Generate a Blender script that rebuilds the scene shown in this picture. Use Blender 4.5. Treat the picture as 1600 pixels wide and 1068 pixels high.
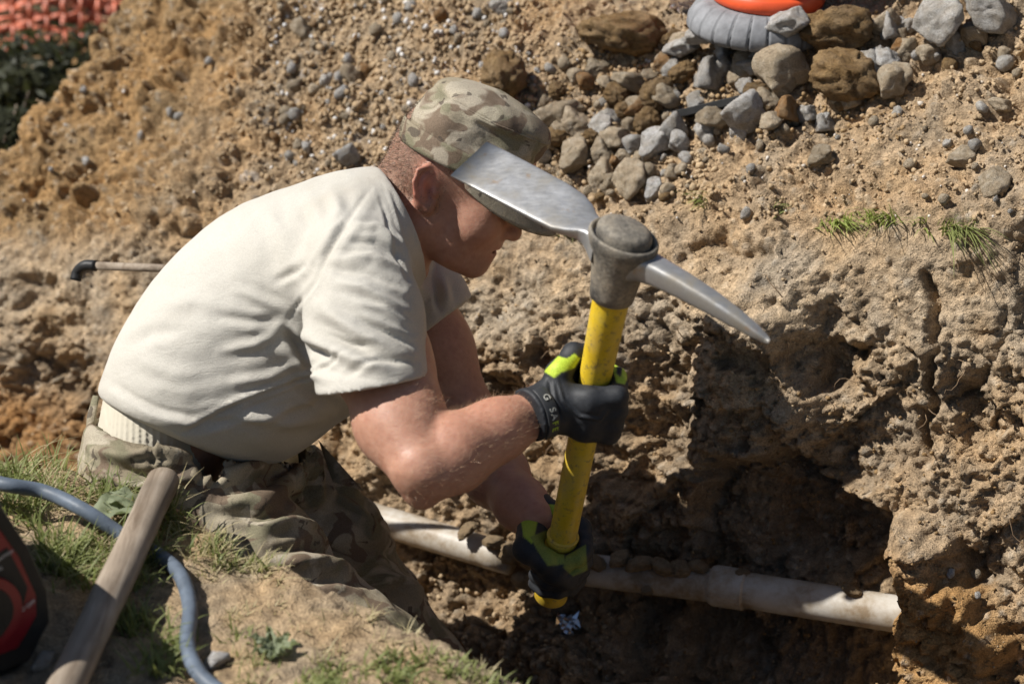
import bpy, bmesh, math, random, time
import numpy as np
from mathutils import Vector, Matrix, Euler
T0 = time.time()
for _o in list(bpy.data.objects): bpy.data.objects.remove(_o, do_unlink=True)
sc = bpy.context.scene
COL = sc.collection
rnd = random.Random(7)
rng = np.random.default_rng(11)
R = math.radians

# ------------------------------------------------------------------ camera
PITCH, FOC, SENS, CAMZ = 25.0, 70.0, 36.0, 1.25
cam_d = bpy.data.cameras.new('camera'); cam = bpy.data.objects.new('camera', cam_d); COL.objects.link(cam)
cam.location = (0, 0, CAMZ); cam.rotation_euler = (R(90 - PITCH), 0, 0)
cam_d.lens = FOC; cam_d.sensor_width = SENS; cam_d.clip_start = .05; cam_d.clip_end = 500
cam_d.dof.use_dof = True; cam_d.dof.focus_distance = 2.70; cam_d.dof.aperture_fstop = 3.7
sc.camera = cam
# ------------------------------------------------------------------ light
SUN = Vector((-1.0, -0.085, 1.2)).normalized()          # towards the sun
sun_d = bpy.data.lights.new('sun', 'SUN'); sun = bpy.data.objects.new('sun', sun_d); COL.objects.link(sun)
sun_d.energy = 5.0; sun_d.angle = R(.5); sun_d.color = (1, .96, .90)
sun.rotation_euler = SUN.to_track_quat('Z', 'Y').to_euler(); sun.location = (-6, -1, 8)
w = bpy.data.worlds.new('World'); sc.world = w; w.use_nodes = True
nt = w.node_tree; bg = nt.nodes['Background']
sky = nt.nodes.new('ShaderNodeTexSky'); sky.sky_type = 'NISHITA'; sky.sun_disc = False
sky.sun_elevation = math.asin(SUN.z); sky.sun_rotation = math.atan2(SUN.x, SUN.y)
nt.links.new(sky.outputs[0], bg.inputs[0]); bg.inputs[1].default_value = .05
vs = sc.view_settings; vs.view_transform = 'Standard'; vs.look = 'None'; vs.exposure = 0.45; vs.gamma = 1; vs.use_curve_mapping = False
try:
    sc.cycles.use_denoising = True; sc.cycles.denoiser = 'OPENIMAGEDENOISE'
except Exception: pass
sc.cycles.max_bounces = 6; sc.cycles.diffuse_bounces = 3; sc.cycles.glossy_bounces = 3
sc.cycles.transmission_bounces = 4; sc.cycles.transparent_max_bounces = 6
sc.cycles.caustics_reflective = False; sc.cycles.caustics_refractive = False

# ------------------------------------------------------------------ measuring helpers (photo pixel + distance -> place)
CP, SP = math.cos(R(PITCH)), math.sin(R(PITCH)); K = 1600 * FOC / SENS
RT = np.array([1., 0, 0]); UP = np.array([0, SP, CP]); FW = np.array([0, CP, -SP]); CAM = np.array([0, 0, CAMZ])
def cs(px, py, d): return CAM + d * ((px - 800) / K * RT + (534 - py) / K * UP + FW)
def onz(px, py, z=0.0):
    d = (CAMZ - z) / (SP + CP * (py - 534) / K); return cs(px, py, d)
def proj(P):
    q = np.asarray(P) - CAM; d = q @ FW
    return 800 + K * (q @ RT) / d, 534 - K * (q @ UP) / d, d
def nrm(v): v = np.asarray(v, float); return v / np.linalg.norm(v)
def sstep(a, b, x): t = np.clip((x - a) / (b - a), 0, 1); return t * t * (3 - 2 * t)

# ------------------------------------------------------------------ noise in numpy
def _h(ix, iy, iz, seed):
    n = (ix.astype(np.int64) * 374761393 + iy.astype(np.int64) * 668265263 + iz.astype(np.int64) * 2147483647 + seed * 974634777) & 0xffffffff
    n = ((n ^ (n >> 13)) * 1274126177) & 0xffffffff
    n = ((n ^ (n >> 16)) * 2246822519) & 0xffffffff
    return (n ^ (n >> 15)) & 0xffffffff
def vnoise(P, scale, seed=0):
    """smooth gradient noise, about -1..1; scale = feature size"""
    Q = np.asarray(P) / scale; I = np.floor(Q).astype(np.int64); f = Q - I
    u = f * f * f * (f * (f * 6 - 15) + 10); out = 0
    for dx in (0, 1):
        for dy in (0, 1):
            for dz in (0, 1):
                hh = _h(I[:, 0] + dx, I[:, 1] + dy, I[:, 2] + dz, seed)
                gx = (hh & 1023) / 511.5 - 1; gy = ((hh >> 10) & 1023) / 511.5 - 1; gz = ((hh >> 20) & 1023) / 511.5 - 1
                wgt = (u[:, 0] if dx else 1 - u[:, 0]) * (u[:, 1] if dy else 1 - u[:, 1]) * (u[:, 2] if dz else 1 - u[:, 2])
                out = out + wgt * (gx * (f[:, 0] - dx) + gy * (f[:, 1] - dy) + gz * (f[:, 2] - dz))
    return out * 1.3
def fbm(P, scale, octv=4, seed=0, gain=.5):
    o = 0; a = 1
    for i in range(octv):
        o = o + a * vnoise(P, scale, seed + i * 17); a *= gain; scale *= .5
    return o
def worley(P, scale, seed=0):
    """distance to nearest feature point (in cells) and that point's random number"""
    Q = np.asarray(P) / scale; I = np.floor(Q).astype(np.int64); best = np.full(len(Q), 9., np.float32); rid = np.zeros(len(Q), np.float32)
    for dx in (-1, 0, 1):
        for dy in (-1, 0, 1):
            for dz in (-1, 0, 1):
                J = I + (dx, dy, dz); hh = _h(J[:, 0], J[:, 1], J[:, 2], seed)
                c = J + np.stack([(hh & 1023) / 1023., ((hh >> 10) & 1023) / 1023., ((hh >> 20) & 1023) / 1023.], 1)
                dd = np.sqrt(((Q - c) ** 2).sum(1)); m = dd < best
                best[m] = dd[m]; rid[m] = ((hh[m] * 7 + 13) % 1021) / 1021.
    return best, rid

def blocks(P, scale, seed=0):
    """broken clods: each cell a tilted facet with a crevice round it; about -1..1"""
    Q = np.asarray(P) / scale; I = np.floor(Q).astype(np.int64); n = len(Q); b1 = np.full(n, 9., np.float32); b2 = b1.copy(); hgt = np.zeros(n, np.float32)
    for dx in (-1, 0, 1):
        for dy in (-1, 0, 1):
            for dz in (-1, 0, 1):
                J = I + (dx, dy, dz); hh = _h(J[:, 0], J[:, 1], J[:, 2], seed)
                o = Q - J - np.stack([(hh & 1023) / 1023., ((hh >> 10) & 1023) / 1023., ((hh >> 20) & 1023) / 1023.], 1); dd = np.sqrt((o * o).sum(1)).astype(np.float32)
                h2 = (hh * 2654435761) & 0xffffffff; v = ((h2 >> 3) & 255) / 127.5 - 1 + 1.3 * (o[:, 0] * (((h2 >> 11) & 127) / 63.5 - 1) + o[:, 1] * (((h2 >> 18) & 127) / 63.5 - 1) + o[:, 2] * (((h2 >> 25) & 127) / 63.5 - 1))
                m = dd < b1; b2 = np.where(m, b1, np.minimum(b2, dd)); hgt = np.where(m, v, hgt); b1 = np.where(m, dd, b1)
    return hgt, sstep(0, .16, b2 - b1)
# ------------------------------------------------------------------ object helpers
def tag(o, label=None, cat=None, group=None, kind=None):
    if label: o['label'] = label
    if cat: o['category'] = cat
    if group: o['group'] = group
    if kind: o['kind'] = kind
    return o
def empty(name, loc=(0, 0, 0)):
    o = bpy.data.objects.new(name, None); COL.objects.link(o); o.location = Vector(loc); o.empty_display_size = .05
    return o
def link(name, me, mat=None, parent=None):
    o = bpy.data.objects.new(name, me); COL.objects.link(o)
    if mat is not None and not me.materials: me.materials.append(mat)
    if parent is not None:
        o.parent = parent
        if parent.parent is None: o.matrix_parent_inverse = Matrix.Translation(-parent.location)
    return o
def mesh(name, V, F, mat=None, parent=None, smooth=True, cols=None):
    """one mesh object from arrays; F is an (n,3|4) int array or a list of lists"""
    me = bpy.data.meshes.new(name); V = np.asarray(V, np.float32)
    if isinstance(F, np.ndarray):
        n, k = F.shape
        me.vertices.add(len(V)); me.vertices.foreach_set('co', V.ravel())
        me.loops.add(n * k); me.loops.foreach_set('vertex_index', F.astype(np.int32).ravel())
        me.polygons.add(n); me.polygons.foreach_set('loop_start', np.arange(0, n * k, k, dtype=np.int32))
        me.update(calc_edges=True)
    else:
        me.from_pydata([tuple(map(float, v)) for v in V], [], F); me.update()
    me.validate()
    if smooth: me.polygons.foreach_set('use_smooth', np.ones(len(me.polygons), bool))
    if cols is not None:
        ca = me.color_attributes.new('Col', 'FLOAT_COLOR', 'POINT')
        c = np.ones((len(V), 4), np.float32); c[:, :3] = cols; ca.data.foreach_set('color', c.ravel())
    return link(name, me, mat, parent)
class MB:
    """collects pieces of one part"""
    def __init__(s): s.V = []; s.F = []
    def add(s, V, F):
        b = len(s.V); s.V += [tuple(map(float, v)) for v in V]; s.F += [[i + b for i in f] for f in F]
    def build(s, name, mat, parent=None, smooth=True): return mesh(name, np.array(s.V), s.F, mat, parent, smooth)
def frame_of(t, ref=None):
    t = nrm(t); r = np.array([0, 0, 1.]) if ref is None else nrm(ref)
    if abs(t @ r) > .98: r = np.array([1., 0, 0])
    a = nrm(np.cross(r, t)); return t, a, np.cross(t, a)
def tubeVF(pts, rad, n=12, caps=True, ref=None, flat=1.0):
    pts = [np.asarray(p, float) for p in pts]; m = len(pts); rad = [rad] * m if np.isscalar(rad) else list(rad); V = []; F = []
    a = None
    for i, p in enumerate(pts):
        t = pts[min(i + 1, m - 1)] - pts[max(i - 1, 0)]; t = nrm(t)
        if a is None: _, a, b = frame_of(t, ref)
        else: a = nrm(a - t * (a @ t)); b = np.cross(t, a)
        for k in range(n):
            g = 2 * math.pi * k / n; V.append(p + rad[i] * (math.cos(g) * a + math.sin(g) * b * flat))
    for i in range(m - 1):
        for k in range(n):
            k2 = (k + 1) % n; F.append([i * n + k, i * n + k2, (i + 1) * n + k2, (i + 1) * n + k])
    if caps: F.append(list(range(n))[::-1]); F.append([(m - 1) * n + k for k in range(n)])
    return V, F
def curve_pts(ctrl, n=40):
    """Catmull-Rom through ctrl points"""
    C = [np.asarray(c, float) for c in ctrl]; C = [2 * C[0] - C[1]] + C + [2 * C[-1] - C[-2]]; out = []
    segs = len(C) - 3; per = max(2, n // segs)
    for i in range(segs):
        p0, p1, p2, p3 = C[i:i + 4]
        for j in range(per):
            t = j / per
            out.append(.5 * ((2 * p1) + (-p0 + p2) * t + (2 * p0 - 5 * p1 + 4 * p2 - p3) * t * t + (-p0 + 3 * p1 - 3 * p2 + p3) * t ** 3))
    out.append(C[-2]); return out
def boxVF(c, ax, ay, az):
    c = np.asarray(c, float); V = []
    for sx in (-1, 1):
        for sy in (-1, 1):
            for sz in (-1, 1): V.append(c + sx * np.asarray(ax) + sy * np.asarray(ay) + sz * np.asarray(az))
    return V, [[0, 1, 3, 2], [4, 6, 7, 5], [0, 4, 5, 1], [2, 3, 7, 6], [0, 2, 6, 4], [1, 5, 7, 3]]
def bevel(o, wdt=.003, seg=2):
    m = o.modifiers.new('bevel', 'BEVEL'); m.width = wdt; m.segments = seg; m.limit_method = 'ANGLE'; m.angle_limit = R(35); return o
def vnormals(V, F):
    V = np.asarray(V, float)
    if F.shape[1] == 4: n = np.cross(V[F[:, 2]] - V[F[:, 0]], V[F[:, 3]] - V[F[:, 1]])
    else: n = np.cross(V[F[:, 1]] - V[F[:, 0]], V[F[:, 2]] - V[F[:, 0]])
    N = np.zeros_like(V)
    for k in range(F.shape[1]):
        for c in range(3): N[:, c] += np.bincount(F[:, k], n[:, c], len(V))
    return N / np.maximum(np.linalg.norm(N, axis=1, keepdims=True), 1e-12)
def relax(V, F, it=2, lam=.5):
    E = np.concatenate([F[:, [k, (k + 1) % F.shape[1]]] for k in range(F.shape[1])])
    cnt = np.bincount(E[:, 0], minlength=len(V)) + np.bincount(E[:, 1], minlength=len(V))
    for _ in range(it):
        A = np.zeros_like(V)
        for c in range(3): A[:, c] = np.bincount(E[:, 0], V[E[:, 1], c], len(V)) + np.bincount(E[:, 1], V[E[:, 0], c], len(V))
        V = V + lam * (A / np.maximum(cnt, 1)[:, None] - V)
    return V

# ------------------------------------------------------------------ implicit surfaces -> meshes
def smin(a, b, k):
    h = np.maximum(k - np.abs(a - b), 0) / k; return np.minimum(a, b) - h * h * k * .25
def smax(a, b, k): return -smin(-a, -b, k)
def sd_tube(P, pts, rad, k=.0):
    out = None
    for i in range(len(pts) - 1):
        a = np.asarray(pts[i], np.float32); ab = np.asarray(pts[i + 1], np.float32) - a; q = P - a
        t = np.clip(q @ ab / max(ab @ ab, 1e-9), 0, 1); dd = np.linalg.norm(q - t[:, None] * ab, axis=1) - (rad[i] + t * (rad[i + 1] - rad[i]))
        out = dd if out is None else (smin(out, dd, k) if k > 0 else np.minimum(out, dd))
    return out
def sd_etube(P, pts, ra, rb, L, k=.02):
    """tube with an elliptic section: ra in the plane across L, rb along L"""
    out = None; L = nrm(L).astype(np.float32)
    for i in range(len(pts) - 1):
        a = np.asarray(pts[i], np.float32); ab = np.asarray(pts[i + 1], np.float32) - a; q = P - a
        t = np.clip(q @ ab / max(ab @ ab, 1e-9), 0, 1); q = q - t[:, None] * ab
        A = ra[i] + t * (ra[i + 1] - ra[i]); B = rb[i] + t * (rb[i + 1] - rb[i])
        s = q @ L; m2 = np.maximum((q * q).sum(1) - s * s, 0)
        dd = (np.sqrt(m2 / A ** 2 + s * s / B ** 2) - 1) * np.minimum(A, B)
        out = dd if out is None else smin(out, dd, k)
    return out
def sd_ell(P, c, r):
    r = np.asarray(r, np.float32); q = P - np.asarray(c, np.float32); k0 = np.linalg.norm(q / r, axis=1); k1 = np.linalg.norm(q / r ** 2, axis=1)
    return k0 * (k0 - 1) / np.maximum(k1, 1e-9)
def iso(fn, lo, hi, h, relax_it=2):
    lo = np.asarray(lo, float); n = np.ceil((np.asarray(hi) - lo) / h).astype(int) + 1
    B = 8; nb = -(-n // B); cx, cy, cz = [lo[a] + h * (B * np.arange(nb[a]) + (B - 1) / 2) for a in range(3)]
    C = np.stack(np.meshgrid(cx, cy, cz, indexing='ij'), -1).reshape(-1, 3).astype(np.float32)
    fc = np.concatenate([fn(C[i:i + 200000]) for i in range(0, len(C), 200000)]); near = np.where(np.abs(fc) < B * h * 1.45)[0]      # only blocks near the surface are sampled
    f = np.empty(tuple(nb) + (B, B, B), np.float32); f[...] = fc.reshape(tuple(nb) + (1, 1, 1)); f = f.reshape(-1, B * B * B)
    g = (np.arange(B) - (B - 1) / 2) * h; o8 = np.stack(np.meshgrid(g, g, g, indexing='ij'), -1).reshape(-1, 3).astype(np.float32)
    for i in range(0, len(near), 600):
        k = near[i:i + 600]; f[k] = fn((C[k][:, None] + o8[None]).reshape(-1, 3)).reshape(len(k), -1)
    f = f.reshape(tuple(nb) + (B, B, B)).transpose(0, 3, 1, 4, 2, 5).reshape(tuple(nb * B)); f = np.ascontiguousarray(f[:n[0], :n[1], :n[2]])
    s = f < 0; c = np.zeros(tuple(n - 1), np.int8)
    offs = [(a, b, d) for a in (0, 1) for b in (0, 1) for d in (0, 1)]
    for a, b, d in offs: c += s[a:n[0] - 1 + a, b:n[1] - 1 + b, d:n[2] - 1 + d]
    act = (c > 0) & (c < 8); idx = np.argwhere(act); vid = np.full(act.shape, -1, np.int64); vid[act] = np.arange(len(idx))
    val = [f[idx[:, 0] + a, idx[:, 1] + b, idx[:, 2] + d] for a, b, d in offs]
    acc = np.zeros((len(idx), 3)); cnt = np.zeros(len(idx))
    for i in range(8):
        for j in range(i + 1, 8):
            if sum(abs(p - q) for p, q in zip(offs[i], offs[j])) != 1: continue
            m = (val[i] < 0) != (val[j] < 0); t = val[i][m] / (val[i][m] - val[j][m])
            acc[m] += np.array(offs[i]) + t[:, None] * (np.array(offs[j]) - np.array(offs[i])); cnt[m] += 1
    V = lo + h * (idx + acc / cnt[:, None]); Fs = []
    for ax in range(3):
        b, d = (ax + 1) % 3, (ax + 2) % 3
        sl0 = [slice(None)] * 3; sl1 = [slice(None)] * 3; sl0[ax] = slice(0, n[ax] - 1); sl1[ax] = slice(1, n[ax])
        s0 = s[tuple(sl0)]; s1 = s[tuple(sl1)]; e = np.argwhere(s0 != s1)
        e = e[(e[:, b] > 0) & (e[:, d] > 0) & (e[:, b] < n[b] - 1) & (e[:, d] < n[d] - 1)]
        ins = s0[e[:, 0], e[:, 1], e[:, 2]]
        def vv(ob, od):
            q = e.copy(); q[:, b] += ob; q[:, d] += od; return vid[q[:, 0], q[:, 1], q[:, 2]]
        Q = np.stack([vv(-1, -1), vv(0, -1), vv(0, 0), vv(-1, 0)], 1); Q[~ins] = Q[~ins][:, ::-1]; Fs.append(Q)
    F = np.concatenate(Fs); F = F[(F >= 0).all(1)]
    return relax(V, F, relax_it), F
def segdist(x, y, poly):
    """pixel distance to a polyline and 0..1 place along it"""
    best = np.full(len(x), 1e9); tt = np.zeros(len(x)); n = len(poly) - 1
    for i in range(n):
        (ax, ay), (bx, by) = poly[i], poly[i + 1]; dx, dy = bx - ax, by - ay
        t = np.clip(((x - ax) * dx + (y - ay) * dy) / (dx * dx + dy * dy + 1e-9), 0, 1); d = np.hypot(x - ax - t * dx, y - ay - t * dy)
        m = d < best; best[m] = d[m]; tt[m] = (i + t[m]) / n
    return best, tt
def inpoly(x, y, poly):
    ins = np.zeros(len(x), bool); j = len(poly) - 1
    for i in range(len(poly)):
        (xi, yi), (xj, yj) = poly[i], poly[j]
        c = ((yi > y) != (yj > y)) & (x < (xj - xi) * (y - yi) / (yj - yi + 1e-12) + xi); ins ^= c; j = i
    return ins
def polymask(x, y, poly, soft=10):
    d, _ = segdist(x, y, list(poly) + [poly[0]]); d = np.where(inpoly(x, y, poly), d, -d); return sstep(-soft, soft, d)
def folds(V, F, lst, hide=.0):
    """press creases and ridges into cloth: (points, width, height) measured on the photo, applied to the surface facing it"""
    N = vnormals(V, F); x, y, d = proj(V); vw = CAM - V; vw /= np.linalg.norm(vw, axis=1, keepdims=True); fac = sstep(hide, hide + .25, (N * vw).sum(1))
    D = np.zeros(len(V))
    for pts, wd, amp in lst:
        m = (x > min(p[0] for p in pts) - 4 * wd) & (x < max(p[0] for p in pts) + 4 * wd) & (y > min(p[1] for p in pts) - 4 * wd) & (y < max(p[1] for p in pts) + 4 * wd)
        if not m.any(): continue
        dd, t = segdist(x[m], y[m], pts); end = np.sin(np.pi * np.clip(t, .02, .98)) ** .6
        g = np.exp(-(dd / wd) ** 2) - .45 * np.exp(-((dd - 2 * wd) / wd) ** 2); D[m] += amp * g * end
    return V + N * (D * fac)[:, None]

# ------------------------------------------------------------------ materials
def mat(name, col=(.5, .5, .5), rough=.7, metal=0, spec=.3):
    m = bpy.data.materials.new(name); m.use_nodes = True; b = m.node_tree.nodes['Principled BSDF']
    b.inputs['Base Color'].default_value = (*col, 1); b.inputs['Roughness'].default_value = rough; b.inputs['Metallic'].default_value = metal
    b.inputs['Specular IOR Level'].default_value = spec
    return m
class NG:
    def __init__(s, m): s.t = m.node_tree; s.b = s.t.nodes['Principled BSDF']; s.geo = None
    def n(s, typ, **kw):
        k = s.t.nodes.new('ShaderNode' + typ)
        for a, v in kw.items(): setattr(k, a, v)
        return k
    def l(s, a, b): s.t.links.new(a, b)
    def coord(s, obj=False, scale=(1, 1, 1), rot=(0, 0, 0)):
        tc = s.n('TexCoord'); mp = s.n('Mapping'); mp.inputs['Scale'].default_value = scale; mp.inputs['Rotation'].default_value = rot
        s.l(tc.outputs['Object'], mp.inputs[0]); return mp.outputs[0]
    def noise(s, scale, det=4, rough=.55, co=None, dist=0):
        k = s.n('TexNoise'); k.inputs['Scale'].default_value = scale; k.inputs['Detail'].default_value = det; k.inputs['Roughness'].default_value = rough; k.inputs['Distortion'].default_value = dist
        s.l(co if co is not None else s.coord(), k.inputs['Vector']); return k.outputs['Fac']
    def ramp(s, fac, stops, const=False):
        k = s.n('ValToRGB'); cr = k.color_ramp
        if const: cr.interpolation = 'CONSTANT'
        while len(cr.elements) < len(stops): cr.elements.new(.5)
        for e, (p, c) in zip(cr.elements, stops): e.position = p; e.color = (*c, 1) if len(c) == 3 else c
        s.l(fac, k.inputs[0]); return k.outputs[0]
    def mix(s, a, b, fac, mode='MIX'):
        k = s.n('Mix', data_type='RGBA', blend_type=mode)
        for v, i in ((a, 6), (b, 7), (fac, 0)):
            if isinstance(v, (int, float)): k.inputs[i].default_value = v
            elif isinstance(v, tuple): k.inputs[i].default_value = (*v, 1)
            else: s.l(v, k.inputs[i])
        return k.outputs[2]
    def attr(s, name='Col'):
        k = s.n('Attribute'); k.attribute_name = name; return k.outputs['Color']
    def math(s, op, a, b=0.):
        k = s.n('Math', operation=op)
        for v, i in ((a, 0), (b, 1)):
            if isinstance(v, (int, float)): k.inputs[i].default_value = v
            else: s.l(v, k.inputs[i])
        return k.outputs[0]
    def bump(s, h, dist=.002, stren=.6, prev=None):
        k = s.n('Bump'); k.inputs['Strength'].default_value = stren; k.inputs['Distance'].default_value = dist; s.l(h, k.inputs['Height'])
        if prev is not None: s.l(prev, k.inputs['Normal'])
        s.l(k.outputs[0], s.b.inputs['Normal']); return k.outputs[0]
    def color(s, c): s.l(c, s.b.inputs['Base Color'])
    def rough(s, c): s.l(c, s.b.inputs['Roughness'])
G3 = lambda v: (v, v, v)
M = {}
def m_soil():
    m = mat('soil', rough=.95, spec=.15); g = NG(m); c = g.attr()
    n1 = g.noise(55, 6, .65); n2 = g.noise(320, 3, .6); n3 = g.noise(9, 3)
    c = g.mix(c, g.ramp(n1, [(.3, G3(.62)), (.52, G3(1.0)), (.72, G3(1.32))]), 1, 'MULTIPLY')
    c = g.mix(c, g.ramp(n2, [(.3, G3(.7)), (.5, G3(1)), (.7, G3(1.28))]), 1, 'MULTIPLY')
    c = g.mix(c, g.ramp(n3, [(.35, (.88, .92, 1.0)), (.65, (1.1, 1.02, .92))]), 1, 'MULTIPLY'); g.color(c)
    n4 = g.noise(150, 4, .7); b = g.bump(n1, .010, .8); b = g.bump(n4, .005, .9, b); g.bump(n2, .004, 1.0, b); return m
def m_rock(name, cols, dust=.45):
    m = mat(name, rough=.9, spec=.2); g = NG(m); oi = g.n('ObjectInfo'); tc = g.n('TexCoord'); ad = g.n('VectorMath', operation='ADD')
    g.l(tc.outputs['Object'], ad.inputs[0]); cm = g.n('CombineXYZ'); r7 = g.math('MULTIPLY', oi.outputs['Random'], 37.)
    g.l(r7, cm.inputs[0]); g.l(r7, cm.inputs[1]); g.l(cm.outputs[0], ad.inputs[1]); co = ad.outputs[0]
    n1 = g.noise(2.2, 8, .68, co); n2 = g.noise(16, 5, .7, co)
    c = g.ramp(n1, [(.28, cols[0]), (.5, cols[1]), (.7, cols[2])])
    c = g.mix(c, g.ramp(n2, [(.3, G3(.62)), (.5, G3(1)), (.7, G3(1.25))]), 1, 'MULTIPLY')
    rv = g.ramp(oi.outputs['Random'], [(0, G3(.88)), (1, G3(1.28))]); c = g.mix(c, rv, 1, 'MULTIPLY'); du = g.ramp(g.noise(1.3, 6, .7, co), [(.40, G3(0)), (.66, G3(dust))]); g.color(g.mix(c, (.42, .325, .215), du))
    b = g.bump(n1, .014, .85); g.bump(n2, .006, 1.0, b); return m
M['soil'] = m_soil()
M['rock_grey'] = m_rock('rock_grey', [(.31, .29, .255), (.54, .52, .485), (.68, .67, .65)])
M['rock_tan'] = m_rock('rock_tan', [(.31, .235, .155), (.50, .405, .285), (.62, .55, .44)])
M['rock_brown'] = m_rock('rock_brown', [(.10, .06, .026), (.225, .14, .06), (.36, .24, .115)], .35)
M['rock_soil'] = m_rock('rock_soil', [(.27, .19, .11), (.37, .265, .155), (.46, .35, .22)], .3)
M['rock_orange'] = m_rock('rock_orange', [(.18, .09, .035), (.32, .165, .06), (.40, .26, .13)], .7)
M['rock_white'] = m_rock('rock_white', [(.34, .31, .27), (.58, .57, .55), (.72, .71, .70)])
def m_camo():
    m = mat('camo_cloth', rough=.9, spec=.15); g = NG(m); co = g.coord(scale=(1, 1, 1.5)); c2 = g.coord(scale=(1.3, 1, 1.8), rot=(.5, .4, .8)); c3 = g.coord(scale=(1, 1.2, 1.6), rot=(1.5, .9, .3))
    base = g.ramp(g.noise(7, 2, .45, co, .4), [(.36, (.215, .18, .125)), (.5, (.29, .25, .18)), (.64, (.36, .32, .24))])
    gr = g.ramp(g.noise(11, 2, .45, c2, .8), [(.0, G3(0)), (.50, G3(0)), (.60, G3(.8))]); c = g.mix(base, (.155, .145, .092), gr)
    br = g.ramp(g.noise(15, 2, .5, c3, 1.0), [(.0, G3(0)), (.55, G3(0)), (.58, G3(.85))]); c = g.mix(c, (.14, .098, .07), br)
    pi = g.ramp(g.noise(13, 2, .5, g.coord(scale=(1, 1, 1.6), rot=(.2, 1.9, 1.1)), 1.2), [(.0, G3(0)), (.58, G3(0)), (.64, G3(.8))]); c = g.mix(c, (.38, .335, .26), pi)
    dk = g.ramp(g.noise(30, 2, .5, g.coord(scale=(1, 1, 1.4), rot=(2.2, .3, 1.7)), .8), [(.0, G3(0)), (.65, G3(0)), (.67, G3(.8))]); c = g.mix(c, (.075, .06, .048), dk)
    n2 = g.noise(600, 2, .5); c = g.mix(c, g.ramp(n2, [(.3, G3(.8)), (.7, G3(1.2))]), 1, 'MULTIPLY'); g.color(c)
    n1 = g.noise(40, 3, .5); b = g.bump(n1, .003, .5); g.bump(n2, .0006, .6, b); return m
M['camo'] = m_camo()
def m_shirt():
    m = mat('shirt_cotton', (.66, .62, .53), .92, spec=.12); g = NG(m); n1 = g.noise(700, 3, .6); n2 = g.noise(6, 4, .55); n3 = g.noise(35, 3, .5)
    c = g.ramp(n2, [(.3, (.47, .445, .39)), (.7, (.53, .505, .45))]); c = g.mix(c, g.ramp(n1, [(.3, G3(.86)), (.7, G3(1.1))]), 1, 'MULTIPLY'); g.color(c)
    st = g.ramp(g.noise(4.5, 6, .65), [(.0, G3(0)), (.55, G3(0)), (.75, G3(.35))]); c = g.mix(c, (.38, .32, .24), st); g.color(c)
    n4 = g.noise(1.0, 4, .6, g.coord(scale=(22, 22, 55), rot=(.3, .65, .2)), 1.2); g.b.inputs['Sheen Weight'].default_value = .08
    b = g.bump(n3, .004, .2); b = g.bump(n4, .004, .35, b); g.bump(n1, .0010, .9, b); return m
M['shirt'] = m_shirt()
def m_rib():
    m = mat('rib_knit', (.50, .46, .37), .9); g = NG(m); return m
M['rib'] = m_rib()
def m_skin():
    m = mat('skin', (.5, .3, .22), .5, spec=.4); g = NG(m); c = g.attr(); n1 = g.noise(45, 4, .6); n2 = g.noise(500, 3, .6); n3 = g.noise(130, 3, .55)
    c = g.mix(c, g.ramp(n1, [(.3, (.9, .85, .83)), (.7, (1.06, 1.08, 1.1))]), 1, 'MULTIPLY'); c = g.mix(c, g.ramp(n3, [(.3, (.92, .86, .85)), (.6, (1.03, 1.03, 1.03))]), 1, 'MULTIPLY'); g.color(c)
    g.b.inputs['Subsurface Weight'].default_value = .22; g.b.inputs['Subsurface Radius'].default_value = (1, .35, .18); g.b.inputs['Subsurface Scale'].default_value = .008
    g.rough(g.ramp(n3, [(.3, G3(.42)), (.7, G3(.62))])); b = g.bump(n3, .0015, .35); g.bump(n2, .0005, .5, b); return m
M['skin'] = m_skin()
M['hair'] = mat('hair', (.11, .075, .05), .5)
M['fair_hair'] = mat('fair_hair', (.50, .33, .20), .4)
def m_glove():
    m = mat('glove', rough=.6, spec=.35); g = NG(m); c = g.attr(); n = g.noise(600, 2); c = g.mix(c, g.ramp(n, [(.3, G3(.75)), (.7, G3(1.25))]), 1, 'MULTIPLY'); g.color(c); g.bump(n, .0006, .5); return m
M['glove'] = m_glove()
M['strap'] = mat('strap_rubber', (.035, .037, .04), .45)
M['strap_print'] = mat('strap_print', (.42, .42, .38), .6)
M['neon'] = mat('neon_print', (.42, .55, .06), .6)
def m_yellow():
    m = mat('yellow_handle', (.62, .42, .02), .42, spec=.45); g = NG(m); n1 = g.noise(28, 5, .65, g.coord(scale=(1, 1, .5))); n2 = g.noise(120, 4, .7)
    c = g.ramp(n1, [(.3, (.56, .36, .015)), (.55, (.66, .46, .025)), (.75, (.60, .45, .08))]); d = g.ramp(n2, [(0, G3(0)), (.54, G3(0)), (.68, G3(.75))]); c = g.mix(c, (.15, .115, .055), d); du = g.ramp(g.noise(7, 5, .7), [(0, G3(0)), (.48, G3(0)), (.68, G3(.55))]); g.color(g.mix(c, (.42, .33, .18), du))
    g.rough(g.ramp(n1, [(.3, G3(.35)), (.7, G3(.6))])); g.bump(n2, .001, .25); return m
M['yellow'] = m_yellow()
def m_steel():
    m = mat('worn_steel', (.45, .45, .45), .4, .85); g = NG(m); n1 = g.noise(22, 5, .65); n2 = g.noise(90, 4, .6, g.coord(scale=(1, 3, 1))); 
    c = g.ramp(n1, [(.32, (.26, .235, .195)), (.5, (.38, .375, .365)), (.7, (.47, .475, .485))]); ru = g.ramp(g.noise(38, 3), [(0, G3(0)), (.66, G3(0)), (.74, G3(.5))]); g.color(g.mix(c, (.36, .22, .10), ru))
    g.rough(g.ramp(n2, [(.3, G3(.40)), (.7, G3(.55))])); g.l(g.ramp(n1, [(.32, G3(.3)), (.5, G3(.7))]), g.b.inputs['Metallic']); g.bump(n2, .0004, .2); return m
M['steel'] = m_steel()
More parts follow.
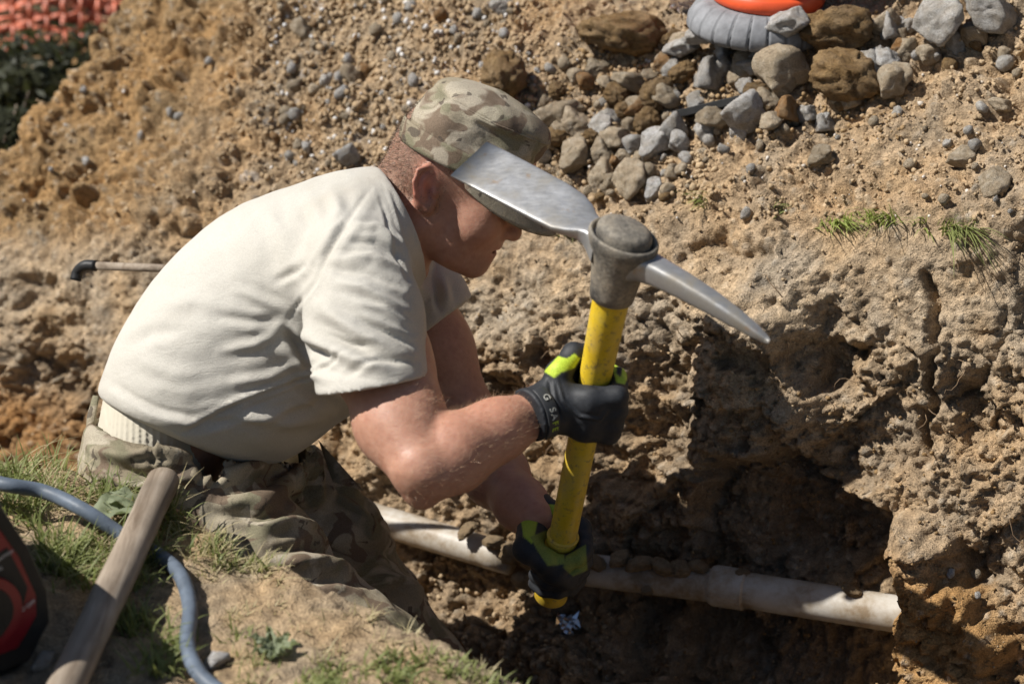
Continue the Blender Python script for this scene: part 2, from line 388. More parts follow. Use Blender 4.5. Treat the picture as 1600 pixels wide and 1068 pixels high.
def m_dusty():
    m = mat('dusty_iron', (.2, .18, .15), .7, .3); g = NG(m); n1 = g.noise(18, 7, .68); c = g.ramp(n1, [(.34, (.07, .066, .06)), (.47, (.19, .17, .14)), (.62, (.31, .265, .20))]); c = g.mix(c, g.ramp(g.noise(210, 3), [(.3, G3(.75)), (.7, G3(1.2))]), 1, 'MULTIPLY'); g.color(c); b = g.bump(n1, .003, .5); g.bump(g.noise(180, 4), .0015, .6, b); return m
M['iron'] = m_dusty()
def m_wood():
    m = mat('weathered_wood', (.3, .22, .15), .75); g = NG(m); co = g.coord(scale=(1, 1, 1)); tc = g.n('TexCoord'); mp = g.n('Mapping'); mp.inputs['Rotation'].default_value = (0, 0, R(-24)); mp.inputs['Scale'].default_value = (60, 5, 60)
    g.l(tc.outputs['Object'], mp.inputs[0]); n1 = g.noise(1.2, 5, .6, mp.outputs[0], .5); n2 = g.noise(14, 4)
    c = g.ramp(n1, [(.3, (.13, .095, .065)), (.5, (.25, .20, .15)), (.7, (.34, .285, .225))]); c = g.mix(c, g.ramp(n2, [(.3, G3(.72)), (.7, G3(1.15))]), 1, 'MULTIPLY'); g.color(c); g.bump(n1, .0015, .5); return m
M['wood'] = m_wood()
def m_plain(name, col, rough, var=.2, scale=30, spec=.3, bump=.001):
    m = mat(name, col, rough, spec=spec); g = NG(m); n = g.noise(scale, 5, .6); g.color(g.mix(tuple(col), g.ramp(n, [(.3, G3(1 - var)), (.7, G3(1 + var))]), 1, 'MULTIPLY')); g.bump(g.noise(scale * 6, 3), bump, .3); return m
M['cable'] = m_plain('cable_rubber', (.105, .13, .165), .5, .3, 40)
def m_pvc():
    m = mat('white_pipe', (.7, .7, .68), .45); g = NG(m); n = g.noise(18, 6, .7); c = g.ramp(n, [(.36, (.25, .19, .125)), (.47, (.37, .32, .255)), (.62, (.47, .44, .39))]); g.color(c); g.bump(g.noise(120, 4), .001, .25); return m
M['pvc'] = m_pvc()
M['red'] = m_plain('red_paint', (.17, .004, .012), .35, .12, 20, .5)
M['black'] = m_plain('black_plastic', (.018, .018, .018), .5, .25, 40)
M['print'] = mat('white_print', (.55, .55, .55), .6)
M['orange'] = m_plain('orange_plastic', (.75, .10, .03), .4, .12, 25, .45)
M['net'] = m_plain('faded_netting', (.55, .16, .09), .5, .5, 9, .5)
M['tyre'] = m_plain('dusty_tyre', (.20, .205, .215), .75, .3, 45)
def m_leaf(name, c0, c1, rough=.55):
    m = mat(name, c0, rough); g = NG(m); n = g.noise(17, 3); g.color(g.ramp(n, [(.3, c0), (.7, c1)])); g.b.inputs['Subsurface Weight'].default_value = 0
    tr = g.n('BsdfTranslucent'); tr.inputs['Color'].default_value = (c1[0] * 1.3, c1[1] * 1.4, c1[2], 1); mx = g.n('MixShader'); mx.inputs[0].default_value = .3
    out = m.node_tree.nodes['Material Output']; g.l(g.b.outputs[0], mx.inputs[1]); g.l(tr.outputs[0], mx.inputs[2]); g.l(mx.outputs[0], out.inputs[0]); return m
M['grass'] = m_leaf('green_grass', (.12, .15, .045), (.25, .27, .10))
M['bright_grass'] = m_leaf('bright_grass', (.20, .25, .06), (.33, .38, .12))
M['dry_grass'] = m_leaf('dry_grass', (.34, .28, .15), (.46, .40, .24))
M['leaf'] = m_leaf('broad_leaf', (.19, .22, .13), (.28, .31, .20), .6)
M['shade_leaf'] = m_leaf('shade_leaf', (.03, .035, .018), (.055, .058, .03))  # leaves coloured very dark to stand in for the background shade
M['foil'] = mat('foil', (.8, .82, .85), .2, 1.0)
M['root'] = mat('root_fibre', (.22, .15, .09), .9)
M['eye'] = mat('eye_white', (.6, .58, .55), .2)
def m_film():
    m = mat('clear_film', (.75, .72, .72), .2, spec=.5); g = NG(m); g.b.inputs['Transmission Weight'].default_value = .55; g.color(g.ramp(g.noise(14, 3), [(.4, (.75, .74, .76)), (.62, (.70, .25, .22))])); return m
M['film'] = m_film()
# ================================================================== the trench bank, its wall and the spoil heap above
TH = R(31); TX = np.array([math.cos(TH), -math.sin(TH), 0]); NX = np.array([math.sin(TH), math.cos(TH), 0]); W0 = np.array([.506, 2.434, -.297])
def graded(a, b, c, d, fine, coarse):
    """coordinates a..d, fine between b and c"""
    def side(n0, n1):
        L = abs(n1 - n0); out = []; x = 0; st = fine
        while x < L: x += st; st = min(st * 1.18, coarse); out.append(min(x, L))
        return np.array(out)
    mid = np.arange(b, c, fine); lo = b - side(b, a)[::-1] if b > a else np.array([]); hi = c + side(c, d) if d > c else np.array([])
    return np.concatenate([lo, mid, [c], hi])
sv = graded(-3.9, -2.15, .62, 2.2, .0034, .08); wv = graded(-1.3, -.36, .98, 2.6, .0034, .05)
wt = np.clip(.53 + .20 * sv, .12, .72)
_len = np.linspace(.02, 1.05, 200)                     # how far the heap rises at each place along it: its left end slopes off
_b = W0 + sv[:, None] * TX + (wt * math.cos(R(72)))[:, None] * NX + (wt * math.sin(R(72)))[:, None] * np.array([0, 0, 1.])
_p = _b[:, None] + _len[None, :, None] * (math.cos(R(38)) * NX + math.sin(R(38)) * np.array([0, 0, 1.])); _x, _y, _d = proj(_p.reshape(-1, 3)); _x = _x.reshape(len(sv), -1); _y = _y.reshape(len(sv), -1)
_lim = np.interp(_x, [-900, -200, -50, 0, 60, 110, 130, 150, 165, 200], [640, 400, 290, 245, 180, 118, 85, 30, -40, -900])
_bad = _y < _lim; rl = np.where(_bad.any(1), _len[np.argmax(_bad, 1)], 1.05)
S, W = np.meshgrid(sv, wv, indexing='ij')
def ang(W, wt, rl):
    a = np.where(W < -.38, 0, 55 * sstep(-.40, -.30, W) + 17 * sstep(-.2, -.02, W))
    wob = .03 * np.sin(S * 5.1 + 1) + .02 * np.sin(S * 12.7)
    a = a - 34 * sstep(-.06, .05, W - wt[:, None] - wob); r = wt + rl
    a = a - 76 * sstep(-.05, .10, W - r[:, None]); return a
A = np.radians(ang(W, wt, rl)); dw = np.diff(wv, prepend=wv[0]); i0 = np.argmin(abs(wv))
off = np.cumsum(np.cos(A) * dw, 1); off -= off[:, i0:i0 + 1]; zz = np.cumsum(np.sin(A) * dw, 1); zz -= zz[:, i0:i0 + 1]
zz = np.maximum(zz, np.where(W > .6, .13 + 0 * zz, -9)) if False else zz
back = W > (wt + rl)[:, None]; zz = np.where(back, np.maximum(zz, .12), zz)
shp = S.shape
P0 = (W0 + S[..., None] * TX + off[..., None] * NX + zz[..., None] * np.array([0, 0, 1.])).reshape(-1, 3)
ns_, nw_ = shp; ii = np.arange(ns_ * nw_).reshape(shp)
FT = np.stack([ii[:-1, :-1], ii[1:, :-1], ii[1:, 1:], ii[:-1, 1:]], -1).reshape(-1, 4)
N0 = vnormals(P0, FT)
X, Y, D = proj(P0); Wf = W.ravel(); Sf = S.ravel(); wtf = np.repeat(wt, nw_); rel = Wf - wtf
heap = sstep(-.03, .06, rel); wall = (1 - heap) * sstep(-.42, -.28, Wf)
left = sstep(-1.05, -1.6, Sf)
# ---- relief: big forms, then clods
d = .018 * fbm(P0, .30, 3, 1) * (.4 + heap)
d += .016 * fbm(P0, .10, 3, 5)
rough = np.clip(.28 + .85 * sstep(430, 620, Y) + .3 * vnoise(P0, .2, 9), .1, 1.4) * wall
wq = P0 + .014 * np.stack([vnoise(P0, .045, 13), vnoise(P0, .045, 14), vnoise(P0, .045, 16)], 1) + .004 * np.stack([vnoise(P0, .012, 17), vnoise(P0, .012, 18), vnoise(P0, .012, 19)], 1)
k1, e1 = blocks(wq, .13, 21); k2, e2 = blocks(wq * np.array([1, 1, 1.2]), .055, 22); k3, e3 = blocks(wq, .024, 23); k4, e4 = blocks(wq, .0115, 24)
patch = np.clip(.55 + .9 * fbm(P0, .18, 2, 25), .1, 1.3)                     # crumbly here, smoother cut there
d += rough * (.030 * (fbm(P0 * np.array([1, 1, .8]), .17, 2, 26) - .2) + .016 * k1)
d += rough * patch * (.013 * k2 - .010 * (1 - e2) * (k2 > -.3)) + wall * (.2 + rough) * .62 * patch * (.0075 * k3 - .004 * (1 - e3)) + wall * (.35 + rough) * .6 * .0034 * k4
d += rough * .007 * fbm(P0, .04, 4, 27, .6)
cr = fbm(P0, .06, 3, 33); d -= rough * patch * .020 * sstep(.42, .62, cr)
f1, r1 = worley(P0 + .012 * np.stack([vnoise(P0, .03, 3), vnoise(P0, .03, 4), vnoise(P0, .03, 6)], 1), .042, 2); b1 = np.sqrt(np.clip(1 - (f1 / .72) ** 2, 0, 1)) * (r1 > .45)
f2, r2 = worley(P0, .021, 7); b2 = np.sqrt(np.clip(1 - (f2 / .66) ** 2, 0, 1)) * (r2 > .25)
f3, r3 = worley(P0, .0105, 12); b3 = np.sqrt(np.clip(1 - (f3 / .62) ** 2, 0, 1)) * (r3 > .2)
clodm = np.clip(.75 + .8 * vnoise(P0, .16, 40), .15, 1.5)
smooth_pan = sstep(.1, .5, vnoise(P0, .14, 55)) * wall * (1 - sstep(520, 640, Y))
d += heap * (.017 * (.6 + 1.0 * left) * clodm * b1 * (.4 + r1) + .004 * k3 * clodm)
d += (heap * .0078 + wall * .0035 * (1 - .7 * smooth_pan)) * clodm * b2 * (.4 + r2)
d += (.0026 + .0024 * heap) * (1 - .75 * smooth_pan) * b3 * (.5 + r3) + .0022 * fbm(P0, .02, 3, 70)
d += wall * .006 * fbm(P0, .03, 3, 81) * (1 - smooth_pan)
# ---- particular dug shapes, mostly read off the photo and carved as real hollows (depth in metres into the bank)
def carve(poly, depth, soft): return -depth * polymask(X, Y, poly, soft)
def groove(pts, wd, depth):
    dd, _ = segdist(X, Y, pts); return -depth * np.exp(-(dd / wd) ** 2)
jx = 18 * vnoise(P0, .05, 91) + 7 * vnoise(P0, .018, 92); jy = 18 * vnoise(P0, .05, 93) + 7 * vnoise(P0, .018, 94); X0, Y0 = X, Y; X = X + jx; Y = Y + jy
d += carve([(1085, 740), (1210, 720), (1290, 760), (1372, 810), (1392, 900), (1400, 1120), (1000, 1130), (1040, 960), (1065, 880)], .085, 16)
d += .045 * polymask(X, Y, [(1060, 460), (1230, 480), (1270, 660), (1180, 720), (1075, 720)], 40)  # bulge added so that the worker's shadow lands on the face here
d += carve([(1180, 760), (1290, 790), (1385, 840), (1392, 960), (1320, 900), (1180, 880)], .03, 20)
d += carve([(960, 930), (1120, 950), (1390, 980), (1420, 1150), (960, 1150)], .06, 22)
d += carve([(1260, 535), (1335, 540), (1330, 600), (1270, 610)], .055, 16) + carve([(1225, 545), (1255, 545), (1262, 590), (1230, 585)], .035, 10)
d += carve([(755, 600), (800, 590), (845, 640), (845, 730), (780, 760), (745, 690)], .035, 20)
d += carve([(880, 690), (980, 715), (1030, 745), (980, 775), (900, 750)], .03, 16) + carve([(1150, 690), (1330, 650), (1360, 760), (1250, 770)], .025, 20)
d += groove([(1452, 430), (1462, 520), (1455, 590), (1440, 650), (1450, 720)], 9, .035) + groove([(1085, 380), (1130, 372), (1165, 388), (1210, 398)], 8, .018)
d += carve([(1490, 600), (1545, 590), (1560, 690), (1500, 700)], .03, 18) + carve([(1465, 870), (1535, 850), (1530, 930), (1470, 920)], .025, 14)
d += carve([(1430, 1000), (1500, 940), (1530, 960), (1490, 1060), (1440, 1068)], .015, 12) + carve([(1540, 70), (1620, 60), (1620, 210), (1560, 200)], .03, 25)
d += carve([(20, 430), (70, 440), (70, 480), (25, 480)], .04, 18) + carve([(60, 560), (140, 560), (130, 620), (50, 600)], .035, 24)
d += carve([(690, 760), (860, 640), (1050, 660), (1045, 900), (960, 1090), (690, 1090)], .045, 40)  # set back so that sunlight gets past the worker to this soil
d += .018 * polymask(X, Y, [(880, 690), (940, 690), (1030, 760), (1030, 870), (960, 880), (900, 860)], 24) + .02 * polymask(X, Y, [(700, 960), (880, 900), (960, 1080), (740, 1120)], 40) + .03 * polymask(X, Y, [(800, 800), (900, 830), (930, 900), (820, 900)], 20)
d += .03 * polymask(X, Y, [(1090, 430), (1240, 460), (1260, 530), (1140, 520)], 40)
d += .075 * polymask(X, Y, [(1402, 820), (1470, 830), (1560, 1000), (1560, 1120), (1408, 1110)], 22)
X, Y = X0, Y0
d = d * np.clip(sstep(-1.0, -.45, Wf), .15, 1)
PT = P0 + N0 * d[:, None]
# ---- soil colour: pale dry sand, grey topsoil band, orange subsoil
c0 = np.array([.43, .318, .20]); col = np.repeat(c0[None], len(PT), 0)
def blend(c, m): 
    global col; col = col * (1 - m[:, None]) + np.array(c) * m[:, None]
blend((.37, .24, .115), heap * left); blend((.42, .30, .18), heap * (1 - left) * sstep(-.1, .4, vnoise(P0, .25, 61)))
band = np.exp(-((rel + .10) / .085) ** 2) * (.55 + .45 * vnoise(P0, .12, 62)); blend((.48, .39, .275), np.clip(band, 0, .9))
blend((.46, .26, .095), polymask(X + jx, Y + jy, [(1385, 850), (1450, 880), (1530, 900), (1620, 990), (1600, 1120), (1380, 1100)], 40) * .85)
blend((.36, .20, .08), np.clip(polymask(X + jx, Y + jy, [(-80, 590), (140, 640), (160, 780), (-80, 780)], 40) * .9, 0, 1))
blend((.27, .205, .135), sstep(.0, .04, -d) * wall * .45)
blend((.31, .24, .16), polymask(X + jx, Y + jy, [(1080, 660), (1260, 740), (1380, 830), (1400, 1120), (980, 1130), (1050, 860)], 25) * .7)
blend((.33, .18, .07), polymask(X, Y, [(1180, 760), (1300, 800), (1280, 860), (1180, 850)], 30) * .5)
blend((.52, .44, .33), np.clip((r3 > .86) * b3, 0, 1) * .6); blend((.30, .21, .12), (r1 < .5) * (r1 > .45) * b1 * .6)
blend((.53, .50, .46), np.clip(((r2 > .95) & (r2 < 1)) * b2 * heap * (1 - left) * sstep(800, 600, X), 0, 1) * .7)
col *= (1 + .14 * vnoise(P0, .05, 63))[:, None]
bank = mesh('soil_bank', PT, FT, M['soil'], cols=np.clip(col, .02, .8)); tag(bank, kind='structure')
NT = vnormals(PT, FT); _x, _y, _d = proj(PT)
# ---- raster so that things can be set down where the photo shows them
RW, RH = 420, 290; rx = ((_x + 40) / 4).astype(int); ry = ((_y + 40) / 4).astype(int); ok = (rx >= 0) & (rx < RW) & (ry >= 0) & (ry < RH) & (_d > 0)
o_ = np.where(ok)[0]; o_ = o_[np.argsort(-_d[o_])]; RAS = np.full((RW, RH), -1, np.int64); RAS[rx[o_], ry[o_]] = o_
def surf(px, py):
    a, b = int((px + 40) / 4), int((py + 40) / 4)
    for r in range(0, 6):
        for da in range(-r, r + 1):
            for db in range(-r, r + 1):
                if 0 <= a + da < RW and 0 <= b + db < RH and RAS[a + da, b + db] >= 0: i = RAS[a + da, b + db]; return PT[i], NT[i], _d[i]
    return None
# ================================================================== the near bank with its grassy lip
RIM = [(-900, 640), (-200, 690), (0, 705), (130, 726), (260, 790), (380, 858), (470, 892), (560, 932), (650, 975), (720, 1012), (830, 1066), (1000, 1160), (1400, 1400), (2200, 1900)]
RIMW = np.array([onz(a, b)[:2] for a, b in RIM])
gx = graded(-2.6, -.95, .22, 1.9, .0055, .08); gy = graded(.1, 1.62, 2.56, 3.0, .0055, .06)
GX, GY = np.meshgrid(gx, gy, indexing='ij'); gX, gY = GX.ravel(), GY.ravel(); Pg = np.stack([gX, gY, 0 * gX], 1)
wob = .018 * fbm(Pg, .12, 3, 101)
dst, _ = segdist(gX, gY, [tuple(p) for p in RIMW]); inside = inpoly(gX, gY, [tuple(p) for p in RIMW] + [(9, -9), (-9, -9)]); sd = np.where(inside, -dst, dst) + wob
lip = -np.clip(sd + .16, 0, .3) ** 2 * .5
gz = .015 * fbm(Pg, .25, 3, 103) + .010 * fbm(Pg, .07, 4, 105) + lip
g1, q1 = worley(Pg, .022, 107); gz += .006 * np.sqrt(np.clip(1 - (g1 / .6) ** 2, 0, 1)) * (q1 > .55)
gz += .003 * fbm(Pg, .018, 3, 109)
fall = sstep(0.0, .13, sd); PGz = gz * (1 - fall) + fall * (-.72); Pn = np.stack([gX, gY, PGz], 1)
jj = np.arange(len(Pn)).reshape(GX.shape); FG = np.stack([jj[:-1, :-1], jj[1:, :-1], jj[1:, 1:], jj[:-1, 1:]], -1).reshape(-1, 4)
cg = np.repeat(np.array([[.44, .325, .20]]), len(Pn), 0); tt = np.clip(.5 + .9 * fbm(Pg, .16, 3, 111), 0, 1)[:, None]; cg = cg * (1 - .35 * tt) + np.array([.33, .28, .20]) * .35 * tt
cg *= (1 + .15 * vnoise(Pg, .03, 113))[:, None]
nb = mesh('near_bank', Pn, FG, M['soil'], cols=cg); tag(nb, kind='structure')
def bank_z(x, y):
    i = np.clip(np.searchsorted(gx, x), 0, len(gx) - 1); j = np.clip(np.searchsorted(gy, y), 0, len(gy) - 1); return float(PGz.reshape(GX.shape)[i, j])
def onbank(px, py, up=0.0):
    p = onz(px, py, 0.0)
    for _ in range(4): p = onz(px, py, bank_z(p[0], p[1]) + up)
    return p
# ================================================================== the wide ground round about (open where the trench is dug)
def ring_ground():
    xs = [-60, -2.5, 1.8, 60]; ys = [-40, .2, 5.2, 80]; V = []; F = []
    for a in xs:
        for b in ys: V.append((a, b, -.02 if b < 3 else .10))
    for i in range(3):
        for j in range(3):
            if i == 1 and j == 1: continue
            F.append([i * 4 + j, (i + 1) * 4 + j, (i + 1) * 4 + j + 1, i * 4 + j + 1])
    o = mesh('ground', np.array(V, float), F, M['soil'], smooth=False, cols=np.repeat([[.20, .16, .10]], 16, 0)); tag(o, kind='structure')
ring_ground()
def far_floor():
    """low rough ground seen past the left end of the heap"""
    a = np.linspace(-3.2, 2.2, 110); b = np.linspace(3.75, 5.6, 60); AA, BB = np.meshgrid(a, b, indexing='ij'); P = np.stack([AA.ravel(), BB.ravel(), 0 * AA.ravel()], 1)
    P[:, 2] = -.38 + .05 * fbm(P, .5, 3, 121) + .03 * fbm(P, .12, 3, 123) + .45 * sstep(4.5, 5.4, P[:, 1]); k = np.arange(len(P)).reshape(AA.shape)
    F = np.stack([k[:-1, :-1], k[1:, :-1], k[1:, 1:], k[:-1, 1:]], -1).reshape(-1, 4)
    c = np.repeat([[.10, .085, .05]], len(P), 0) * (1 + .5 * vnoise(P, .15, 125))[:, None]
    o = mesh('rough_ground', P, F, M['soil'], cols=np.clip(c, .01, 1)); tag(o, kind='structure')
far_floor()
print('terrain', round(time.time() - T0, 1))
# ================================================================== the worker
person = empty('person', cs(560, 1040, 2.7))
tag(person, 'worker in sand T-shirt, camouflage cap and trousers bending to swing a mattock', 'person')
def m_px(r, d): return r * d / K
def pr(*rows):
    """rows of (px, py, d, radius_px) -> points, radii"""
    return [cs(a, b, d) for a, b, d, r in rows], [m_px(r, d) for a, b, d, r in rows]
# ---- joints
SHN, ELN, WRN = (556, 428, 2.52), (648, 722, 2.40), (846, 642, 2.50)
SHF, ELF, WRF = (636, 425, 2.88), (742, 700, 2.90), (815, 788, 2.74)
arm_n = pr((*SHN, 56), (592, 560, 2.490, 70), (624, 660, 2.435, 64), (656, 726, 2.395, 50))
fore_n = pr((662, 734, 2.40, 48), (706, 708, 2.42, 56), (775, 672, 2.45, 43), (850, 640, 2.50, 34), (880, 628, 2.53, 34))
arm_f = pr((*SHF, 52), (680, 545, 2.89, 55), (728, 670, 2.90, 52), (742, 700, 2.90, 48))
fore_f = pr((742, 700, 2.90, 48), (775, 742, 2.83, 46), (815, 788, 2.74, 36), (835, 810, 2.70, 32))
hip_n, kn_n, an_n = (268, 748, 2.64), (572, 1034, 2.60), (520, 1420, 2.80)
hip_f, kn_f, an_f = (395, 705, 2.93), (652, 1062, 2.95), (640, 1400, 3.15)
# ---- head frame: f forward, u up, s towards the near side; origin midway between the ears
al, rho, psi = R(26), R(14), R(8)
BK = -FW
Sv = nrm(math.cos(rho) * BK - math.sin(rho) * UP); Fv = math.cos(al) * RT - math.sin(al) * UP + math.sin(psi) * BK; Fv = nrm(Fv - Sv * (Fv @ Sv))
Fv = nrm(Fv * math.cos(psi) + Sv * math.sin(psi)) if False else Fv
Sv2 = nrm(Sv * math.cos(psi) - Fv * math.sin(psi)); Fv = nrm(Fv * math.cos(psi) + Sv * math.sin(psi)); Sv = Sv2
Uv = np.cross(Sv, Fv); HO = cs(668, 297, 2.63) - Sv * .074
HM = np.stack([Fv, Uv, Sv])                          # world -> head
def hw(f, u, s): return HO + f * Fv + u * Uv + s * Sv
def head_sdf(P):
    q = (P - HO.astype(np.float32)) @ HM.T.astype(np.float32); a = q.copy(); a[:, 2] = np.abs(a[:, 2])
    f = sd_ell(q, (.022, .058, 0), (.094, .084, .076)); f = smin(f, sd_ell(q, (-.006, .03, 0), (.064, .062, .066)), .03)
    f = smin(f, sd_ell(q, (.062, -.012, 0), (.052, .078, .060)), .03)
    f = smin(f, sd_ell(a, (.078, -.012, .040), (.026, .032, .022)), .02)                       # cheek
    f = smin(f, sd_tube(a, [(.014, -.05, .050), (.05, -.075, .036), (.090, -.079, .010)], [.019, .015, .014]), .028)   # jaw
    f = smin(f, sd_ell(q, (.089, -.078, 0), (.018, .0165, .019)), .014)                        # chin
    f = smin(f, sd_ell(q, (.092, -.044, 0), (.020, .026, .030)), .016)                         # muzzle
    f = smin(f, sd_tube(a, [(.088, .034, .042), (.104, .036, .012), (.106, .036, 0)], [.011, .011, .011]), .02)   # brow
    f = smax(f, -sd_ell(a, (.112, .014, .033), (.018, .013, .017)), .014)                      # eye socket
    f = smin(f, sd_ell(a, (.088, .014, .032), (.013, .0125, .0145)), .004)                      # lowered lid
    f = smin(f, sd_tube(q, [(.106, .026, 0), (.118, .004, 0), (.122, -.015, 0)], [.008, .009, .0105], .004), .010)  # nose
    f = smin(f, sd_ell(q, (.1215, -.019, 0), (.0105, .0095, .011)), .006); f = smin(f, sd_ell(a, (.110, -.021, .0125), (.011, .0085, .007)), .006)
    f = smax(f, -sd_ell(a, (.1165, -.0295, .0065), (.006, .004, .0035)), .003)
    f = smin(f, sd_ell(q, (.1045, -.0425, 0), (.0085, .0058, .022)), .005); f = smin(f, sd_ell(q, (.0985, -.0565, 0), (.0085, .0065, .0195)), .005)
    f = smax(f, -sd_ell(q, (.103, -.0492, 0), (.016, .0036, .023)), .003)                      # parted lips
    dl, tl = None, None
    f += .0016 * np.exp(-(sd_tube(a, [(.106, -.016, .021), (.088, -.043, .034)], [0, 0]) / .003) ** 2)   # fold from nose to mouth
    # ear
    e = (a - np.array([.001, .001, .0745], np.float32)) / .96; c_, s_ = math.cos(R(-14)), math.sin(R(-14)); ef = e[:, 0] * c_ - e[:, 1] * s_; eu = e[:, 0] * s_ + e[:, 1] * c_
    E = np.stack([ef, eu, e[:, 2] + .42 * ef + .001], 1)
    rim = [(.010, .012, 0), (.008, .026, 0), (-.004, .033, .002), (-.016, .026, .004), (-.019, .010, .005), (-.015, -.008, .004), (-.006, -.020, .001), (.004, -.027, 0), (.008, -.018, 0)]
    ear = sd_ell(E, (-.004, .003, -.003), (.0165, .030, .006)); ear = smax(ear, -sd_ell(E, (.000, -.003, .006), (.0085, .013, .010)), .003); ear = smax(ear, -sd_tube(E, [(.002, .024, .005), (-.0115, .020, .006), (-.0145, .004, .007), (-.011, -.010, .006)], [.0034, .0036, .0036, .003]), .002)
    ear = smin(ear, sd_tube(E, rim, [.0036] * 6 + [.004, .0058, .004], .002), .004); ear = smin(ear, sd_tube(E, [(-.004, .020, .002), (-.010, .006, .003), (-.004, -.012, .002)], [.0025, .003, .003]), .004)
    ear = smin(ear, sd_ell(E, (.009, -.003, .002), (.004, .006, .004)), .003)
    f = smin(f, ear * .96, .005)
    neck = sd_tube(P, [hw(-.012, .0, 0), hw(-.028, -.05, 0), cs(592, 400, 2.73), cs(560, 440, 2.73)], [.060, .060, .064, .07], .02)
    f = smin(f, neck, .026)
    st = sd_tube(P, [hw(-.004, -.035, .055), hw(.006, -.09, .044), cs(640, 430, 2.68)], [.010, .012, .010]); f = smin(f, st, .018)
    return f
def body_sdf(P):
    f = sd_etube(P, pr((262, 722, 2.74, 0), (300, 620, 2.73, 0), (375, 535, 2.72, 0), (460, 462, 2.72, 0), (540, 405, 2.72, 0))[0], [.07, .085, .10, .105, .08], [.13, .13, .14, .145, .14], FW, .03)
    f = smin(f, sd_tube(P, [cs(540, 405, 2.72), cs(585, 395, 2.73)], [.07, .052]), .03)
    for sh, up, fo in ((SHN, arm_n, fore_n), (SHF, arm_f, fore_f)):
        f = smin(f, sd_tube(P, [cs(555, 405, 2.72), cs(*sh)], [.06, .05]), .04)
        a = sd_tube(P, *up, .03); b = sd_tube(P, *fo, .03); f = smin(f, smin(a, b, .007), .02)
    f = smin(f, sd_tube(P, pr((600, 480, 2.50, 40), (626, 590, 2.48, 50), (650, 650, 2.445, 34))[0], [.03, .038, .026]), .03)   # biceps
    f = smin(f, sd_tube(P, pr((664, 744, 2.40, 40), (658, 776, 2.40, 22))[0], [.032, .013]), .025)                               # elbow
    m = np.linalg.norm(P - hw(.02, 0, 0).astype(np.float32), axis=1) < .26
    if m.any(): f[m] = smin(f[m], head_sdf(P[m]), .02)
    return f
Vall, Fall = iso(body_sdf, [-.62, 1.98, -.16], [.16, 2.95, .42], .0023, 2)
hx = (Vall - HO) @ HM.T; sk = np.repeat([[.43, .235, .16]], len(Vall), 0)
isH = np.linalg.norm(Vall - hw(.03, 0, 0), axis=1) < .17
sk[isH] = (.47, .262, .182)
def skb(c, m): 
    global sk; m = np.clip(m, 0, 1)[:, None]; sk = sk * (1 - m) + np.array(c) * m
skb((.56, .20, .14), .85 * isH * np.exp(-((hx[:, 0] + .006) / .02) ** 2 - ((hx[:, 1] - .006) / .035) ** 2) * sstep(.064, .072, hx[:, 2]))  # ear reddened: the glow of sun through it is put into the colour
skb((.50, .235, .165), .6 * isH * np.exp(-(np.linalg.norm(hx - (.095, -.012, .03), axis=1) / .03) ** 2)); skb((.45, .18, .14), .7 * isH * np.exp(-(((hx[:, 0] - .105) / .02) ** 2 + ((hx[:, 1] + .0505) / .011) ** 2)) * (np.abs(hx[:, 2]) < .024))
skb((.04, .012, .01), isH * 1. * np.exp(-(((hx[:, 0] - .098) / .012) ** 2 + ((hx[:, 1] + .0492) / .0034) ** 2)) * (np.abs(hx[:, 2]) < .02))
skb((.30, .17, .12), .35 * isH * sstep(.02, .06, hx[:, 0]) * sstep(-.045, -.075, hx[:, 1]))
skb((.46, .225, .15), .5 * (~isH) * sstep(640, 760, proj(Vall)[0]))
hairm = isH * sstep(-.035 , -.005, hx[:, 1] + .35 * np.clip(hx[:, 0] + .02, -.1, .1) * 0 + .012 * vnoise(Vall, .01, 5) + .012) * sstep(.030, .012, hx[:, 0] - .25 * np.clip(hx[:, 1] - .02, 0, .1) + .004 * vnoise(Vall, .006, 6))
hairm *= 1 - np.exp(-((hx[:, 0] + .005) / .026) ** 2 - ((hx[:, 1] - .004) / .036) ** 2) * (np.abs(hx[:, 2]) > .068); hairm = np.clip(hairm, 0, 1)
skb((.17, .115, .08), hairm * .62)
body = mesh('body', Vall, Fall, M['skin'], person, cols=np.clip(sk, 0, 1))
def strands(name, P, Dv, Ln, wd, mt, parent, curl=.3, segs=2):
    """short fine hairs as one mesh"""
    n = len(P); rr = rng.normal(size=(n, 3)); side = np.cross(Dv, rr); side /= np.linalg.norm(side, axis=1, keepdims=True); bend = np.cross(side, Dv); V = []
    for k in range(segs + 1):
        t = k / segs; c = P + Dv * (Ln * t)[:, None] + bend * (Ln * curl * t * t)[:, None]; ww = (wd * (1 - .8 * t)); V += [c - side * ww, c + side * ww]
    V = np.stack(V, 1).reshape(-1, 3); m = 2 * (segs + 1); b = np.arange(n)[:, None] * m
    F = np.concatenate([np.stack([b[:, 0] + 2 * k, b[:, 0] + 2 * k + 1, b[:, 0] + 2 * k + 3, b[:, 0] + 2 * k + 2], 1) for k in range(segs)])
    o = mesh(name, V, F, mt, parent); tag(o, kind='stuff'); return o
Nall = vnormals(Vall, Fall)
ci = rng.choice(len(Vall), 11000, p=hairm / hairm.sum()); dirs = Nall[ci] * .75 - Uv * .5 - Fv * .35 + rng.normal(size=(len(ci), 3)) * .25; dirs /= np.linalg.norm(dirs, axis=1, keepdims=True)
strands('hair', Vall[ci] + rng.normal(size=(len(ci), 3)) * .0008, dirs, rng.uniform(.003, .007, len(ci)), .00022, M['hair'], person)
bx, by, bd = proj(Vall); aw = (~isH) * (by > 600) * (bx > 540) * (bx < 850) * (bd < 2.62) * ((Nall @ BK) > -.35) * sstep(560, 720, bx)
